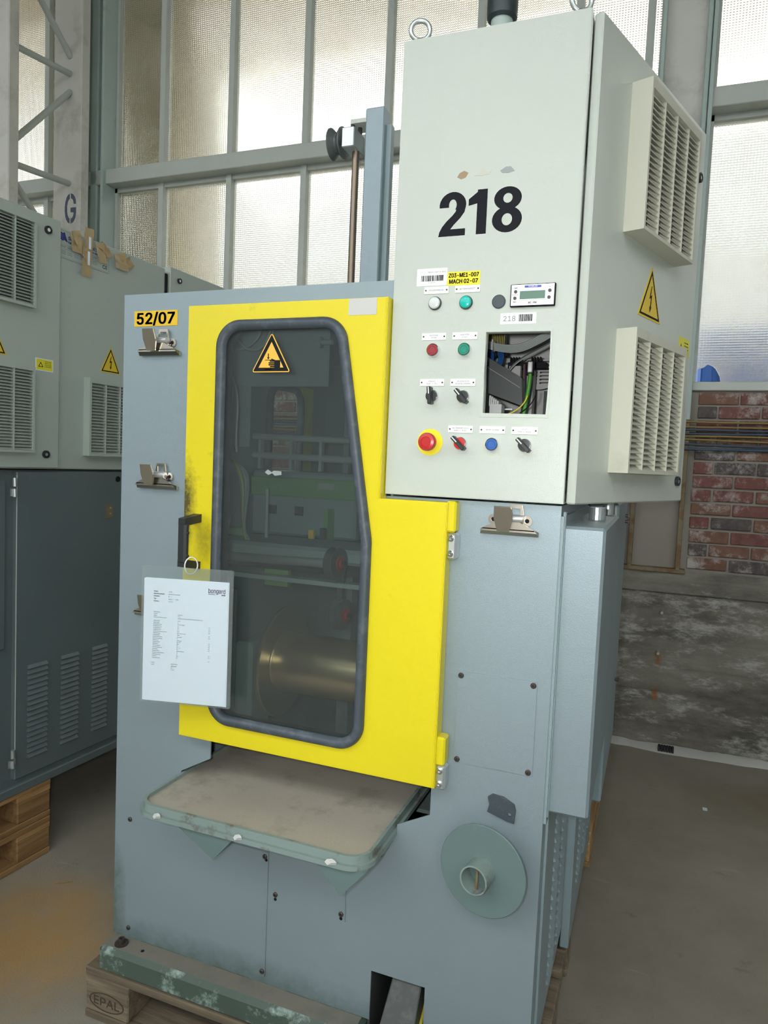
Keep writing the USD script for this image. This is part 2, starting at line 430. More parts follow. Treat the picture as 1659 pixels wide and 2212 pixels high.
brick_mat('brick_red', (0.135, 0.055, 0.047), (0.215, 0.095, 0.08))
brick_mat('brick_dark', (0.06, 0.055, 0.055), (0.15, 0.12, 0.115))
brick_mat('brick_brown', (0.15, 0.08, 0.058), (0.21, 0.115, 0.08))
brick_mat('brick_maroon', (0.13, 0.055, 0.05), (0.22, 0.10, 0.085))


# floor: grey-brown concrete, worn, with rust stains between the two machines and oil marks
N = {'g': ('geometry', {}), 'n': ('noise_texture', {'scale': 1.1, 'detail': 9.0, 'roughness': 0.62}),
     'r': ('rgb_ramp', {'ramp': [(0.28, (0.21, 0.185, 0.145)), (0.5, (0.285, 0.262, 0.212)), (0.72, (0.35, 0.325, 0.27))]}),
     's': ('noise_texture', {'scale': 7.0, 'detail': 9.0, 'roughness': 0.75}), 'sr': ('map_range', {'from_min': 0.60, 'from_max': 0.72, 'to_min': 0.0, 'to_max': 0.5, 'clamp': True}), 'sm': ('mix_color', {'b': (0.10, 0.085, 0.06)}),
     'v': ('noise_texture', {'scale': 9.0, 'detail': 4.0}), 'vm': ('mapping', {'scale': (0.35, 2.2, 1.0), 'rotation': (0, 0, 0.25)}), 'vr': ('map_range', {'from_min': 0.68, 'from_max': 0.78, 'to_min': 0.0, 'to_max': 0.4, 'clamp': True}), 'vx': ('mix_color', {'b': (0.45, 0.43, 0.38)}),
     'f': ('noise_texture', {'scale': 160.0, 'detail': 3.0}), 'b': ('bump', {'strength': 0.25, 'distance': 0.003}), 'p': ('principled_bsdf', {'roughness': 0.62, 'specular_ior_level': 0.35})}
L = [('g.position', 'n.vector'), ('g.position', 's.vector'), ('g.position', 'f.vector'), ('g.position', 'vm.vector'), ('vm.vector', 'v.vector'), ('n.fac', 'r.fac'), ('s.fac', 'sr.value'), ('sr.result', 'sm.fac'), ('r.color', 'sm.a'),
     ('v.fac', 'vr.value'), ('vr.result', 'vx.fac'), ('sm.result', 'vx.a'), ('f.fac', 'b.height'), ('b.normal', 'p.normal')]
o = blob('k', (-0.48, 0.12, 0), (0.62, 0.50, 1), 0.65, N, L, 'vx.result', (0.42, 0.27, 0.105))
o = blob('q', (-0.42, 0.05, 0), (0.42, 0.55, 1), 0.45, N, L, o, (0.46, 0.26, 0.075))
o = blob('w', (2.3, 2.2, 0), (1.1, 0.45, 1), 0.6, N, L, o, (0.20, 0.15, 0.075))
L.append((o, 'p.base_color'))
mat('floor_concrete', N, L, 'p.BSDF')
# board-marked concrete plinth with salt and rust
N = {'g': ('geometry', {}), 'n': ('noise_texture', {'scale': 3.2, 'detail': 9.0, 'roughness': 0.68}), 'mp': ('mapping', {'scale': (0.6, 1, 1.6)}),
     'r': ('rgb_ramp', {'ramp': [(0.32, (0.09, 0.085, 0.07)), (0.5, (0.19, 0.18, 0.148)), (0.68, (0.27, 0.26, 0.215))]}),
     'w': ('noise_texture', {'scale': 3.6, 'detail': 10.0, 'roughness': 0.78}), 'wr': ('map_range', {'from_min': 0.52, 'from_max': 0.62, 'to_min': 0.0, 'to_max': 0.75, 'clamp': True}), 'wm': ('mix_color', {'b': (0.50, 0.50, 0.47)}),
     'f': ('noise_texture', {'scale': 60.0, 'detail': 6.0}), 'b': ('bump', {'strength': 0.6, 'distance': 0.006}), 'p': ('principled_bsdf', {'roughness': 0.92})}
L = [('g.position', 'mp.vector'), ('mp.vector', 'n.vector'), ('mp.vector', 'w.vector'), ('g.position', 'f.vector'), ('n.fac', 'r.fac'), ('w.fac', 'wr.value'), ('wr.result', 'wm.fac'), ('r.color', 'wm.a'), ('f.fac', 'b.height'), ('b.normal', 'p.normal')]
o = blob('k', (1.39, 2.77, 0.50), (0.035, 0.3, 0.07), 0.9, N, L, 'wm.result', (0.26, 0.10, 0.02))
o = blob('q', (1.385, 2.77, 0.30), (0.035, 0.3, 0.07), 0.9, N, L, o, (0.26, 0.10, 0.02))
L.append((o, 'p.base_color'))
mat('plinth_concrete', N, L, 'p.BSDF')

# ================================================================== THE HALL
WY = 2.80                      # front of rails and bricks of the glazed wall
floor_mesh = B(-9, 8, -10, 3.2, FLOOR - 0.2, FLOOR)
fp_ = part_floor = solo('floor', floor_mesh, 'floor_concrete', 'worn grey brown concrete hall floor with rust stains', 'floor', kind='structure')
solo('ceiling', cat([B(-9, 8, -4.2, 3.6, 6.2, 6.4), B(-9, 8, -10, -7.2, 6.2, 6.4)] + [B(x - .15, x + .15, -7.2, -4.2, 6.2, 6.4) for x in (-6, -2.5, 1, 4.5)]), 'hall_ceiling', 'plain hall ceiling with a rooflight strip above the frame', 'ceiling', kind='structure')
solo('wall_left', B(-9.2, -9, -10, 3.2, FLOOR, 6.2), 'hall_panel', 'plain left hall wall outside the frame', 'wall', kind='structure')
solo('wall_right', B(8, 8.2, -10, 3.2, FLOOR, 6.2), 'hall_panel', 'plain right hall wall outside the frame', 'wall', kind='structure')

solo('wall_front', cat([B(-9, 8, -10.2, -10, FLOOR, 4.45), B(-9, 8, -10.2, -10, 6.1, 6.2)] + [B(x - .2, x + .2, -10.2, -10, 4.45, 6.1) for x in (-9, -4.7, -.4, 3.9, 8)]), 'hall_panel', 'plain far hall wall with a window band behind the viewer', 'wall', kind='structure')

# back wall: plinth, bricks, ledge
wb = thing('wall_back', 'brick and concrete base of the glazed hall wall', 'wall', (0, WY, FLOOR), kind='structure')
xs = np.linspace(-5, 4.6, 420); zs = np.linspace(FLOOR, 1.062, 90)
X, Z = np.meshgrid(xs, zs)
P = np.stack([X, Z * 0, Z], -1)
d = 0.012 * (meshkit.fbm(P * 6, 4, 3) - 0.5) + 0.010 * (meshkit.fbm(P * np.array([1.5, 1, 22]), 3, 8) - 0.5)
board = np.floor((Z - FLOOR) / 0.155 + 0.05 * np.sin(X * 0.7)); d += 0.004 * np.sin(board * 12.9)
edge = np.abs(((Z - FLOOR) / 0.155 + 0.05 * np.sin(X * 0.7)) % 1 - 0.5); d += np.where(edge > 0.475, 0.007, 0)
top = np.clip((Z - 0.93) / 0.13, 0, 1); d += 0.05 * top * meshkit.fbm(P * 7, 4, 5) - 0.015 * (Z > 0.93) * (Z < 1.0)
V = np.stack([X, WY - 0.055 + d, Z], -1).reshape(-1, 3)
nx, nz = len(xs), len(zs)
q = np.arange(nx * nz).reshape(nz, nx)
Fq = np.stack([q[:-1, :-1], q[:-1, 1:], q[1:, 1:], q[1:, :-1]], -1).reshape(-1, 4)
front = trimesh.Trimesh(V, np.vstack([Fq[:, [0, 1, 2]], Fq[:, [0, 2, 3]]]), process=False)
back = B(-5, 4.6, WY - 0.02, WY + 0.28, FLOOR, 1.055)
part(wb, 'plinth', cat([front, back]), 'plinth_concrete', 'board marked concrete plinth with white salt stains', smooth=30)
part(wb, 'mortar', B(-5, 4.6, WY + 0.012, WY + 0.25, 1.055, 2.062), 'mortar')
rng = random.Random(11)
bm = ['brick_red', 'brick_red', 'brick_maroon', 'brick_brown', 'brick_dark', 'brick_maroon']
for row in range(13):
    z0 = 1.072 + row * 0.0762
    for seg0, seg1 in ((-1.95, 1.17), (1.50, 2.9)):
        if seg0 < 0 and row < 5: continue
        x = seg0 - (0.105 if row % 2 else 0.0)
        while x < seg1:
            a, b = max(x, seg0) + 0.005, min(x + 0.212, seg1) - 0.006
            if b - a > 0.03:
                j = rng.uniform(-0.003, 0.004)
                bk = B(a + rng.uniform(-.002, .002), b, WY + j, WY + 0.04, z0 + rng.uniform(-.002, .002), z0 + 0.064, 0.004)
                part(wb, 'brick', bk, rng.choice(bm))
            x += 0.212
# plain brickwork farther along, out of view
for x0, x1 in ((-5, -1.97), (2.92, 4.6)):
    part(wb, 'brick_field', B(x0, x1, WY, WY + 0.04, 1.07, 2.06), 'brick_maroon')
for x0, x1 in ((-9, -5), (4.6, 8)):
    part(wb, 'plain_wall', B(x0, x1, WY, WY + 0.3, FLOOR, 6.2), 'hall_panel')
part(wb, 'ledge', B(-5, 4.6, WY - 0.012, WY + 0.17, 2.06, 2.108, 0.004), 'frame_grey', 'grey painted steel ledge under the glazing')
for px, pz in ((1.392, 0.83), (1.387, 0.60)):
    part(wb, 'steel_stud', cat([rod((px, WY - 0.10, pz - 0.006), (px, WY + 0.01, pz), 0.008, 8)]), 'steel')

# salt crust along the foot of the wall
s = np.linspace(-0.2, 4.6, 240)
w = 0.035 + 0.05 * meshkit.fbm(np.stack([s * 4, s * 0, s * 0], -1), 4, 2)
h = 0.008 + 0.022 * meshkit.fbm(np.stack([s * 9, s * 0 + 3, s * 0], -1), 4, 4)
V = np.concatenate([np.stack([s, WY - 0.055 - w * 1.3, s * 0 + FLOOR - 0.001], -1), np.stack([s, WY - 0.06 - w * 0.5, FLOOR + h], -1), np.stack([s, s * 0 + WY - 0.05, FLOOR + h * 1.1], -1)])
n = len(s); i = np.arange(n - 1)
Fq = np.concatenate([np.stack([i, i + 1, n + i + 1, n + i], -1), np.stack([n + i, n + i + 1, 2 * n + i + 1, 2 * n + i], -1)])
solo('salt_crust', trimesh.Trimesh(V, np.vstack([Fq[:, [0, 1, 2]], Fq[:, [0, 2, 3]]]), process=False), 'salt', 'white crumbly salt crust along the foot of the concrete wall', 'crust', kind='stuff', smooth=True)
bl = cat([B(1.42 + k * 0.014, 1.432 + k * 0.014, 2.665, 2.70, FLOOR, FLOOR + 0.035, 0.002) for k in range(6)] + [B(1.42, 1.50, 2.675, 2.70, FLOOR, FLOOR + 0.03)])
solo('rubber_block', bl, 'rubber_black', 'small black ribbed rubber block on the floor against the salted wall foot', 'block')

# glazing: three bays between the steel columns
GY = WY + 0.13
MUL = {1: [-4.5, -3.915, -3.33], 2: [-2.222, -1.637, -1.045, -0.455, 0.14, 0.73, 1.125], 3: [2.09, 2.68, 3.27, 3.86]}
BAY = {1: (-5.0, -2.90), 2: (-2.655, 1.20), 3: (1.465, 4.55)}
hole = sg.Polygon([(1.468, 2.108), (1.62, 2.108), (1.612, 2.15), (1.60, 2.175), (1.585, 2.20), (1.565, 2.215), (1.545, 2.222), (1.525, 2.205), (1.50, 2.20), (1.48, 2.17), (1.468, 2.16)])
for k in (1, 2, 3):
    x0, x1 = BAY[k]
    wn = thing('window_%d' % k, 'ribbed factory glazing, bay %d of the hall wall' % k, 'window', ((x0 + x1) / 2, GY, 2.108), kind='structure')
    part(wn, 'rail', cat([B(x0 - 0.24 if k == 2 else x0, x1, WY, WY + 0.15, 3.577, 3.682, 0.004), B(x0, x1, WY + 0.10, WY + 0.17, 3.545, 3.58)]), 'frame_grey', 'wide horizontal steel rail')
    edges = [x0] + MUL[k] + [x1]
    for x in MUL[k]:
        part(wn, 'mullion', cat([B(x - 0.021, x + 0.021, GY - 0.045, GY + 0.03, 2.108, 3.577), B(x - 0.021, x + 0.021, GY - 0.045, GY + 0.03, 3.682, 6.2)]), 'frame_grey')
        part(wn, 'bolt', cat([rod((x - 0.012 + e, WY + 0.09, 3.555), (x - 0.012 + e, WY + 0.105, 3.555), 0.005, 8) for e in (0, 0.024)]), 'dark_bolt')
    for x, y in ((x0 + 0.011, GY), (x1 - 0.011, GY)):
        part(wn, 'side_frame', B(x - 0.011, x + 0.011, GY - 0.03, GY + 0.03, 2.108, 6.2), 'frame_grey')
    for a, b in zip(edges[:-1], edges[1:]):
        for z0, z1 in ((2.108, 3.577), (3.682, 6.2)):
            pg = R(a + 0.001, b - 0.001, z0 - 0.003, z1 + 0.003)
            if k == 3 and z0 < 3 and a < 1.6: pg = pg.difference(hole)
            part(wn, 'pane', plate(pg, GY - 0.003, GY + 0.004), 'ribbed_glass')

# steel columns of the wall (H sections, web seen from the front)
for (x0, x1, zb, lab) in ((-2.90, -2.655, FLOOR, 'pale green grey steel wall column left of the wide glazing'), (1.19, 1.468, 1.05, 'pale grey steel wall column right of the tall cabinet, rusty at its foot')):
    c = thing('wall_column', lab, 'column', ((x0 + x1) / 2, WY + 0.03, zb))
    m_ = 'column_grey'
    part(c, 'flange', B(x0, x0 + 0.022, WY - 0.035, WY + 0.17, zb, 6.2, 0.003), m_)
    part(c, 'flange', B(x1 - 0.022, x1, WY - 0.035, WY + 0.17, zb, 6.2, 0.003), m_)
    part(c, 'web', B(x0 + 0.02, x1 - 0.02, WY + 0.045, WY + 0.065, zb, 6.2), 'column_white' if x0 > 0 else m_)
    if x0 > 0:
        part(c, 'cover_strip', B(x1 - 0.05, x1 - 0.025, WY - 0.01, WY + 0.04, 2.11, 6.2, 0.003), m_)
        part(c, 'base_plate', B(x0 - 0.02, x1 + 0.03, WY - 0.05, WY + 0.17, zb - 0.005, zb + 0.018, 0.003), 'rusty_steel', 'rusty base plate')
        part(c, 'rust_edge', cat([B(x0 - 0.002, x0 + 0.024, WY - 0.038, WY + 0.03, zb + 0.02, zb + 0.85, 0.003), B(x1 - 0.024, x1 + 0.002, WY - 0.038, WY + 0.03, zb + 0.02, zb + 0.85, 0.003)]), 'rusty_steel', 'rusted lower flange edges')
    else:
        part(c, 'cover_strip', B(x0 + 0.09, x0 + 0.16, WY + 0.0, WY + 0.045, zb, 6.2, 0.01), m_)
        part(c, 'bracket', B(x0 + 0.01, x0 + 0.05, WY - 0.045, WY - 0.033, 3.44, 3.56, 0.003), m_)
        part(c, 'bracket_bolt', lathe([(0, 0), (.009, 0), (.009, .008), (0, .008)], (x0 + .03, WY - .045, 3.50), (0, -1, 0), 10), 'dark_bolt')

# lattice column with the letter G
lc = thing('lattice_column', 'white lattice column of two posts and tube braces, stencilled G', 'column', (-2.83, 2.3, FLOOR))
part(lc, 'post', B(-2.96, -2.70, 2.60, 2.68, FLOOR, 6.2, 0.006), 'column_white', 'rear post with a stencilled letter')
part(lc, 'post', B(-2.96, -2.695, 1.985, 2.065, FLOOR, 6.2, 0.006), 'column_white')
for (a, za, b, zb_) in ((2.06, 4.22, 2.605, 4.288), (2.06, 3.55, 2.605, 4.165), (2.06, 3.465, 2.605, 3.52), (2.06, 4.88, 2.605, 4.405), (2.06, 3.42, 2.605, 2.93), (2.06, 4.97, 2.605, 5.03), (2.06, 2.72, 2.605, 2.78)):
    part(lc, 'brace', rod((-2.81, a, za), (-2.81, b, zb_), 0.0215, 18), 'frame_grey', smooth=40)
gl = words('G', 0.195, -2.843, 3.243, 2.5985, True, width=0.105, depth=0.0012)
cut = trimesh.creation.box((0.008, 0.1, 0.07))
part(lc, 'stencil_letter', gl, 'stencil_grey', 'grey stencilled letter G')
part(lc, 'stencil_bridge', cat([B(-2.795, -2.787, 2.5968, 2.5985, 3.235, 3.285), B(-2.795, -2.787, 2.5968, 2.5985, 3.395, 3.445)]), 'column_white')

# cables along the brick wall
for i, (z, r, m_, lab) in enumerate(((1.889, .0056, 'y', 'topmost yellow cable on the brick wall'), (1.862, .005, 'y', 'second yellow cable from the top on the brick wall'),
        (1.845, .0056, 'b', 'upper dark blue cable under the top yellow pair on the brick wall'), (1.822, .0056, 'b', 'dark blue cable just above the lower yellow pair on the brick wall'),
        (1.805, .0056, 'y', 'upper cable of the lower yellow pair on the brick wall'), (1.785, .0056, 'y', 'lower cable of the lower yellow pair on the brick wall'),
        (1.764, .0056, 'b', 'dark blue cable second from the bottom on the brick wall'), (1.742, .007, 'b', 'lowest dark blue cable on the brick wall'))):
    xx = np.linspace(-4.9, 4.5, 60)
    pts = np.stack([xx, WY - 0.012 - 0.03 * np.exp(-((xx - 1.33) / 0.35) ** 4) + 0 * xx, z + 0.004 * np.sin(xx * 2.3 + i) + 0.002 * np.sin(xx * 7 + 2 * i)], -1)
    solo('wall_cable', tube(pts, r, 8), 'wall_cable_yellow' if m_ == 'y' else 'wall_cable_blue', lab, 'cable', group=None, smooth=60)

# outside, seen blurred through the glazing
solo('yard', B(-30, 30, 3.2, 40, FLOOR - 0.3, FLOOR - 0.1), 'yard', 'pale yard ground outside the glazing', 'ground', kind='structure')
solo('canopy', B(-24, 16, 3.25, 6.2, 6.25, 6.45), 'canopy_beige', 'beige roof canopy outside above the glazing', 'canopy')
fb = thing('far_hall', 'pale blue grey factory hall across the yard, blurred behind the glazing', 'building', (0, 24, FLOOR))
part(fb, 'wall', B(-40, 40, 24, 25, FLOOR - 0.1, 12.6), 'far_facade')
part(fb, 'roof_edge', B(-40, 40, 23.7, 25.2, 12.6, 13.0), 'frame_grey')
solo('blue_container', cat([B(1.7, 4.6, 8.0, 10.4, FLOOR - 0.1, 3.4, 0.03)] + [B(1.75 + k * 0.2, 1.85 + k * 0.2, 7.97, 8.0, 0.1, 3.2) for k in range(14)]), 'container_blue', 'dark blue container outside, seen through the broken pane corner', 'container')
solo('outer_pier', B(-2.95, -2.42, 3.25, 3.9, FLOOR - 0.1, 6.25, 0.01), 'canopy_beige', 'pale pier outside behind the leftmost wide pane', 'pier')


# ================================================================== PALLETS
def pallet(name, label, base, F, mt, L_=1.2, W_=0.8, group=None, stamp=None):
    """EUR pallet; long side along x, front edge at y = 0, underside at z = 0 (frame coordinates relative to base)"""
    bx, by, bz = base
    p = thing(name, label, 'pallet', (bx + L_ / 2, by + W_ / 2, bz), F, group)
    g = random.Random(hash((round(bx * 100), round(by * 100), mt[0])) % 1000 if False else int(abs(bx * 131 + by * 57 + bz * 911)) + 3)
    ws = [0.145, 0.10, 0.145, 0.10, 0.145]; gap = (W_ - sum(ws)) / 4; y = 0
    for w_ in ws:
        part(p, 'deck_board', B(bx, bx + L_, by + y, by + y + w_, bz + 0.122, bz + 0.144, 0.003), mt); y += w_ + gap
    for x in (0, (L_ - 0.145) / 2, L_ - 0.145):
        part(p, 'stringer', B(bx + x, bx + x + 0.145, by + 0.002, by + W_ - 0.002, bz + 0.10, bz + 0.122, 0.002), mt)
        for yy, d_ in ((0, 0.10), ((W_ - 0.145) / 2, 0.145), (W_ - 0.10, 0.10)):
            part(p, 'block', B(bx + x + 0.001, bx + x + 0.144, by + yy + 0.002, by + yy + d_ - 0.002, bz + 0.022, bz + 0.10, 0.004), mt)
    for yy, d_ in ((0, 0.10), ((W_ - 0.145) / 2, 0.145), (W_ - 0.10, 0.10)):
        part(p, 'bottom_board', B(bx, bx + L_, by + yy, by + yy + d_, bz, bz + 0.022, 0.003), mt)
    return p


pm = pallet('wooden_pallet', 'weathered grey brown wooden pallet stamped EPAL under the front of the yellow door machine', (-0.04, -0.06, FLOOR), ID, 'grey_wood')
st = words('EPAL', 0.022, 0.033, FLOOR + 0.048, -0.0592, False, width=0.085, align='c', depth=0.0008)
ring = tube([(0.033 + 0.056 * math.cos(a), -0.0590, FLOOR + 0.059 + 0.024 * math.sin(a)) for a in np.linspace(0, 2 * PI, 40)[:-1]], 0.0012, 6, True)
part(pm, 'stamp', cat([st, ring]), 'brand_burn', 'dark branded oval with the letters EPAL')
pallet('wooden_pallet', 'orange brown wooden pallet under the rear of the yellow door machine, near the brick wall', (1.29, -1.17, FLOOR), frame(0, 0, PI / 2), 'fresh_wood')
LF = frame(-0.779, 0.0, PI / 2 - math.atan2(0.044, 0.999))
pallet('wooden_pallet', 'orange brown wooden pallet on the floor, lower one of the two under the left machine', (-0.69, 0.0, FLOOR), LF, 'orange_wood')
pallet('wooden_pallet', 'orange brown wooden pallet lying on another, right under the left machine frame', (-0.686, 0.004, FLOOR + 0.144), LF, 'orange_wood')


# ================================================================== generic fittings
def screw(x, z, y, r=0.006, m_='dark_bolt', h=0.004):
    return lathe([(0, 0), (r, 0), (r, h * 0.6), (r * 0.7, h), (r * 0.35, h), (r * 0.3, h * 0.3), (0, h * 0.3)], (x, y, z), (0, -1, 0), 14)


def tri(x0, x1, z0, z1, xm=None):
    return sg.Polygon([(x0, z0), (x1, z0), ((x0 + x1) / 2 if xm is None else xm, z1)])


def bolt_sign(parent, x0, x1, z0, z1, y):
    """yellow high voltage triangle"""
    t = tri(x0, x1, z0, z1); h = z1 - z0
    p = part(parent, 'warning_sign', plate(t, y - 0.0012, y), 'sign_yellow', 'yellow triangle with a black lightning bolt')
    p = parent if parent in TURN else p
    part(p, 'black_border', plate(t.buffer(-h * 0.035).difference(t.buffer(-h * 0.075)), y - 0.0016, y - 0.0010), 'ink')
    cx = (x0 + x1) / 2; k = h
    zz = [(0.035, 0.66), (-0.05, 0.36), (0.035, 0.40), (0.0, 0.17), (-0.03, 0.20), (0.005, 0.06), (0.075, 0.19), (0.045, 0.185), (0.08, 0.47), (0.005, 0.43), (0.06, 0.66)]
    part(p, 'lightning_bolt', plate(sg.Polygon([(cx - 0.012 * k + a * k * 0.9, z0 + (b * 0.85 + 0.08) * k) for a, b in zz]).buffer(0), y - 0.0017, y - 0.0010), 'ink')


def vent(parent, x0, x1, z0, z1, d, rows, cols, mt, y=0.0, tilt=0.6, m=0.008, top=0.02, dark='dark_inside'):
    """louvred filter hood standing d proud of the face y"""
    outer = R(x0, x1, z0, z1); inner = R(x0 + m, x1 - m, z0 + m, z1 - top)
    f = plate(outer.difference(inner), y - d, y)
    divs = [B(x0 + m + (x1 - x0 - 2 * m) * k / cols - 0.0018, x0 + m + (x1 - x0 - 2 * m) * k / cols + 0.0018, y - d + 0.001, y - 0.004, z0 + m, z1 - top) for k in range(1, cols)]
    p = part(parent, 'vent_hood', cat([f] + divs), mt)
    p = parent if parent in TURN else p
    part(p, 'filter_back', B(x0 + m, x1 - m, y - 0.003, y - 0.001, z0 + m, z1 - top), dark)
    H = z1 - top - z0 - m; pitch = H / rows; dep = min(d * 0.62, 0.022)
    for k in range(rows):
        b = B(x0 + m, x1 - m, -dep / 2, dep / 2, -0.0011, 0.0011)
        part(p, 'slat', T(b, tr(0, y - d + 0.003 + dep / 2 * math.cos(tilt), z0 + m + pitch * (k + 0.5)) @ rot(tilt, [1, 0, 0])), mt)
    return p


def lock(parent, x, z, y, r=0.0125):
    p = part(parent, 'quarter_turn_lock', lathe([(0, .004), (r * .62, .004), (r * .66, .009), (r, .008), (r, 0), (0, 0)][::-1], (x, y, z), (0, -1, 0), 24), 'black_plastic', smooth=30)
    p = parent if parent in TURN else p
    part(p, 'lock_insert', lathe([(0, 0), (r * .5, 0), (r * .45, .007), (0, .007)], (x, y, z), (0, -1, 0), 14), 'zinc')


# ================================================================== THE MACHINE
XW = 1.14
mc = thing('spooling_machine', 'blue grey spooling machine with a yellow windowed door and folding table', 'machine', (0.57, 0.6, 0.194))
# front sheet with the door opening, the table slot and the pedal recess
outl = sg.Polygon([(0, .264), (XW, .264), (XW, 1.512), (.748, 1.512), (.748, 1.992), (0, 1.992)])
opening = sg.Polygon([(.30, .812), (.212, .763), (.205, .729), (.812, .729), (.812, .755), (.889, .795), (.889, 1.40), (.75, 1.45), (.74, 1.93), (.30, 1.93)])
pedal_hole = R(.764, .897, .19, .386)
part(mc, 'front_panel', plate(outl.difference(opening).difference(pedal_hole), 0, 0.004, 0.0012), 'body_paint', 'blue grey front sheet')
part(mc, 'top_cover', B(0, .748, .004, 1.2, 1.985, 1.992), 'body_paint')
part(mc, 'left_side_panel', plate(sg.Polygon([(.004, .264), (1.2, .264), (1.2, 1.985), (.004, 1.985)]).difference(R(.74, .97, 1.40, 1.845)), 0, 0.006).apply_transform(rot(PI / 2, [0, 0, 1])).apply_translation((0.006, 0, 0)), 'body_paint_side')
part(mc, 'right_side_panel', B(XW - .006, XW, .004, 1.25, .264, 1.512), 'body_paint_side')
part(mc, 'rear_panel', B(0, XW, 1.2, 1.206, .264, 1.512), 'interior_green')
part(mc, 'rear_upper_panel', B(0, .748, 1.2, 1.206, 1.512, 1.985), 'interior_green')
part(mc, 'inner_partition', B(.905, .911, .03, 1.2, .78, 1.49), 'interior_green')
part(mc, 'inner_upper_wall', B(.75, .756, .03, 1.2, 1.49, 1.985), 'interior_green')
part(mc, 'inner_floor', B(.006, .905, .26, 1.2, .66, .67), 'interior_green')
part(mc, 'edge_strip', B(XW + .002, XW + .009, .012, .03, .84, 1.50, .002), 'body_paint_side')
# base frame
part(mc, 'base_plinth', T(cat([B(0.0, .755, -.062, .3, .194, .264, .012), B(.905, 1.13, .01, .3, .194, .264), B(.0, 1.13, .3, 2.2, .194, .264, .006)]), tr()), 'green_worn', 'worn green base plinth with flaking turquoise paint')
part(mc, 'plinth_dust', B(.012, .745, -.050, -.001, .2635, .2648), 'plinth_dirt', 'brown dust on the plinth ledge')
part(mc, 'anchor_bolt', cat([lathe([(0, 0), (.018, 0), (.018, .004), (0, .004)], (.055, -.03, .264), (0, 0, 1), 20), lathe([(0, 0), (.009, 0), (.009, .014), (.005, .014), (.004, .006), (0, .006)], (.055, -.03, .266), (0, 0, 1), 12)]), 'dark_bolt')
part(mc, 'anchor_hole', lathe([(0, 0), (.005, 0), (.005, .001), (0, .001)], (.125, -.03, .264), (0, 0, 1), 12), 'ink')
# cover plates with screws
for (x0, x1, z0, z1, nm, sc) in ((.043, .480, .283, .608, 'cover_plate', [(.053, .598), (.470, .596), (.472, .297), (.054, .293)]), (.489, .692, .487, .700, 'cover_plate', [(.503, .506), (.682, .505)]), (.938, 1.112, .930, 1.136, 'access_plate', [(.946, 1.127), (1.104, 1.128), (1.103, .938), (.946, .938)])):
    q_ = part(mc, nm, plate(R(x0, x1, z0, z1), -.0025, 0.0, 0.001), 'body_paint')
    for x, z in sc:
        part(q_, 'screw', screw(x, z, -.0025, .0062), 'dark_bolt', smooth=30)
part(mc, 'screw', screw(.772, .676, 0, .0085), 'dark_bolt', smooth=30)
part(mc, 'hole_plug', cat([screw(.474, .588, -.0025, .004, h=.001), screw(.503, .494, -.0025, .004, h=.001), screw(.682, .494, -.0025, .004, h=.001)]), 'ink')

# yellow door with window
dY = -.045
door_pg = sg.Polygon([(.233, .878), (.908, .878), (.908, 1.507), (.752, 1.507), (.752, 1.946), (.233, 1.946)])
win = sg.Polygon([(.322, .930), (.738, .930), (.738, 1.412), (.653, 1.906), (.322, 1.906)])
win = win.buffer(-.062).buffer(.062, quad_segs=10)
win_in = win.buffer(-.022)
dr = part(mc, 'door', plate(door_pg.difference(win.buffer(-.012)), dY, -.004, .005), 'yellow_paint', 'bright yellow door with a rounded rubber framed window')
ringc = np.array(win.buffer(-.0115).exterior.coords)[:-1]
part(dr, 'window_gasket', tube([(x, dY - .004, z) for x, z in ringc], .0125, 12, True), 'gasket_rubber', 'thick dark grey rubber window gasket', smooth=True)
part(dr, 'window_liner', plate(win.buffer(-.0105).difference(win.buffer(-.0150)), dY + .005, -.003), 'rubber_black')
part(dr, 'window_pane', plate(win.buffer(-.010), dY + .0005, dY + .0045), 'door_glass', 'clear scratched window pane')
# crushing hazard sign on the pane
wt = tri(.4235, .5125, 1.7885, 1.868).buffer(.004, quad_segs=5)
ws_ = part(dr, 'warning_sign', plate(wt, dY - .0008, dY + .0004), 'warning_orange', 'orange triangle with a black crushed hand symbol')
t0 = tri(.4235, .5125, 1.7885, 1.868)
part(dr, 'black_border', plate(t0.buffer(.0015, quad_segs=4).difference(t0.buffer(-.0065)), dY - .0014, dY - .0007), 'ink')
hx, hz = .474, 1.8035
hand = [sg.box(hx + .004, hz - .0075, hx + .017, hz + .0075).buffer(.001)] + [sg.LineString([(hx - .011 + e, hz - .006 + .0042 * k), (hx + .008, hz - .006 + .0042 * k)]).buffer(.0015) for k, e in enumerate((.004, 0, 0, .003))] + \
       [sg.LineString([(hx - .004, hz + .0105), (hx + .008, hz + .006)]).buffer(.0016), sg.box(hx - .022, hz + .0085, hx - .004, hz + .0098), sg.box(hx - .022, hz - .0125, hx - .004, hz - .0112),
        sg.box(hx - .0145, hz + .015, hx - .0125, hz + .024), sg.Polygon([(hx - .0135, hz + .0105), (hx - .0165, hz + .0155), (hx - .0105, hz + .0155)])]
from shapely.ops import unary_union
part(dr, 'hand_symbol', plate(unary_union(hand), dY - .0014, dY - .0007), 'ink')
part(dr, 'type_label', plate(rr(.660, .727, 1.908, 1.944, .001), dY - .0008, dY), 'silver_label', 'blank silver label')
torn = sg.Polygon([(.46, 1.552), (.47, 1.546), (.48, 1.551), (.487, 1.545), (.505, 1.548), (.504, 1.556), (.485, 1.557), (.478, 1.553), (.468, 1.559)])
part(dr, 'torn_label', plate(torn, dY - .0003, dY + .0004), 'grey_cable', 'torn white label rest on the pane')
for z0, z1, x0 in ((1.443, 1.510, .902), (.928, .992, .903)):
    part(dr, 'hinge_knuckle', B(x0, x0 + .023, -.036, -.001, z0, z1, .004), 'yellow_paint')
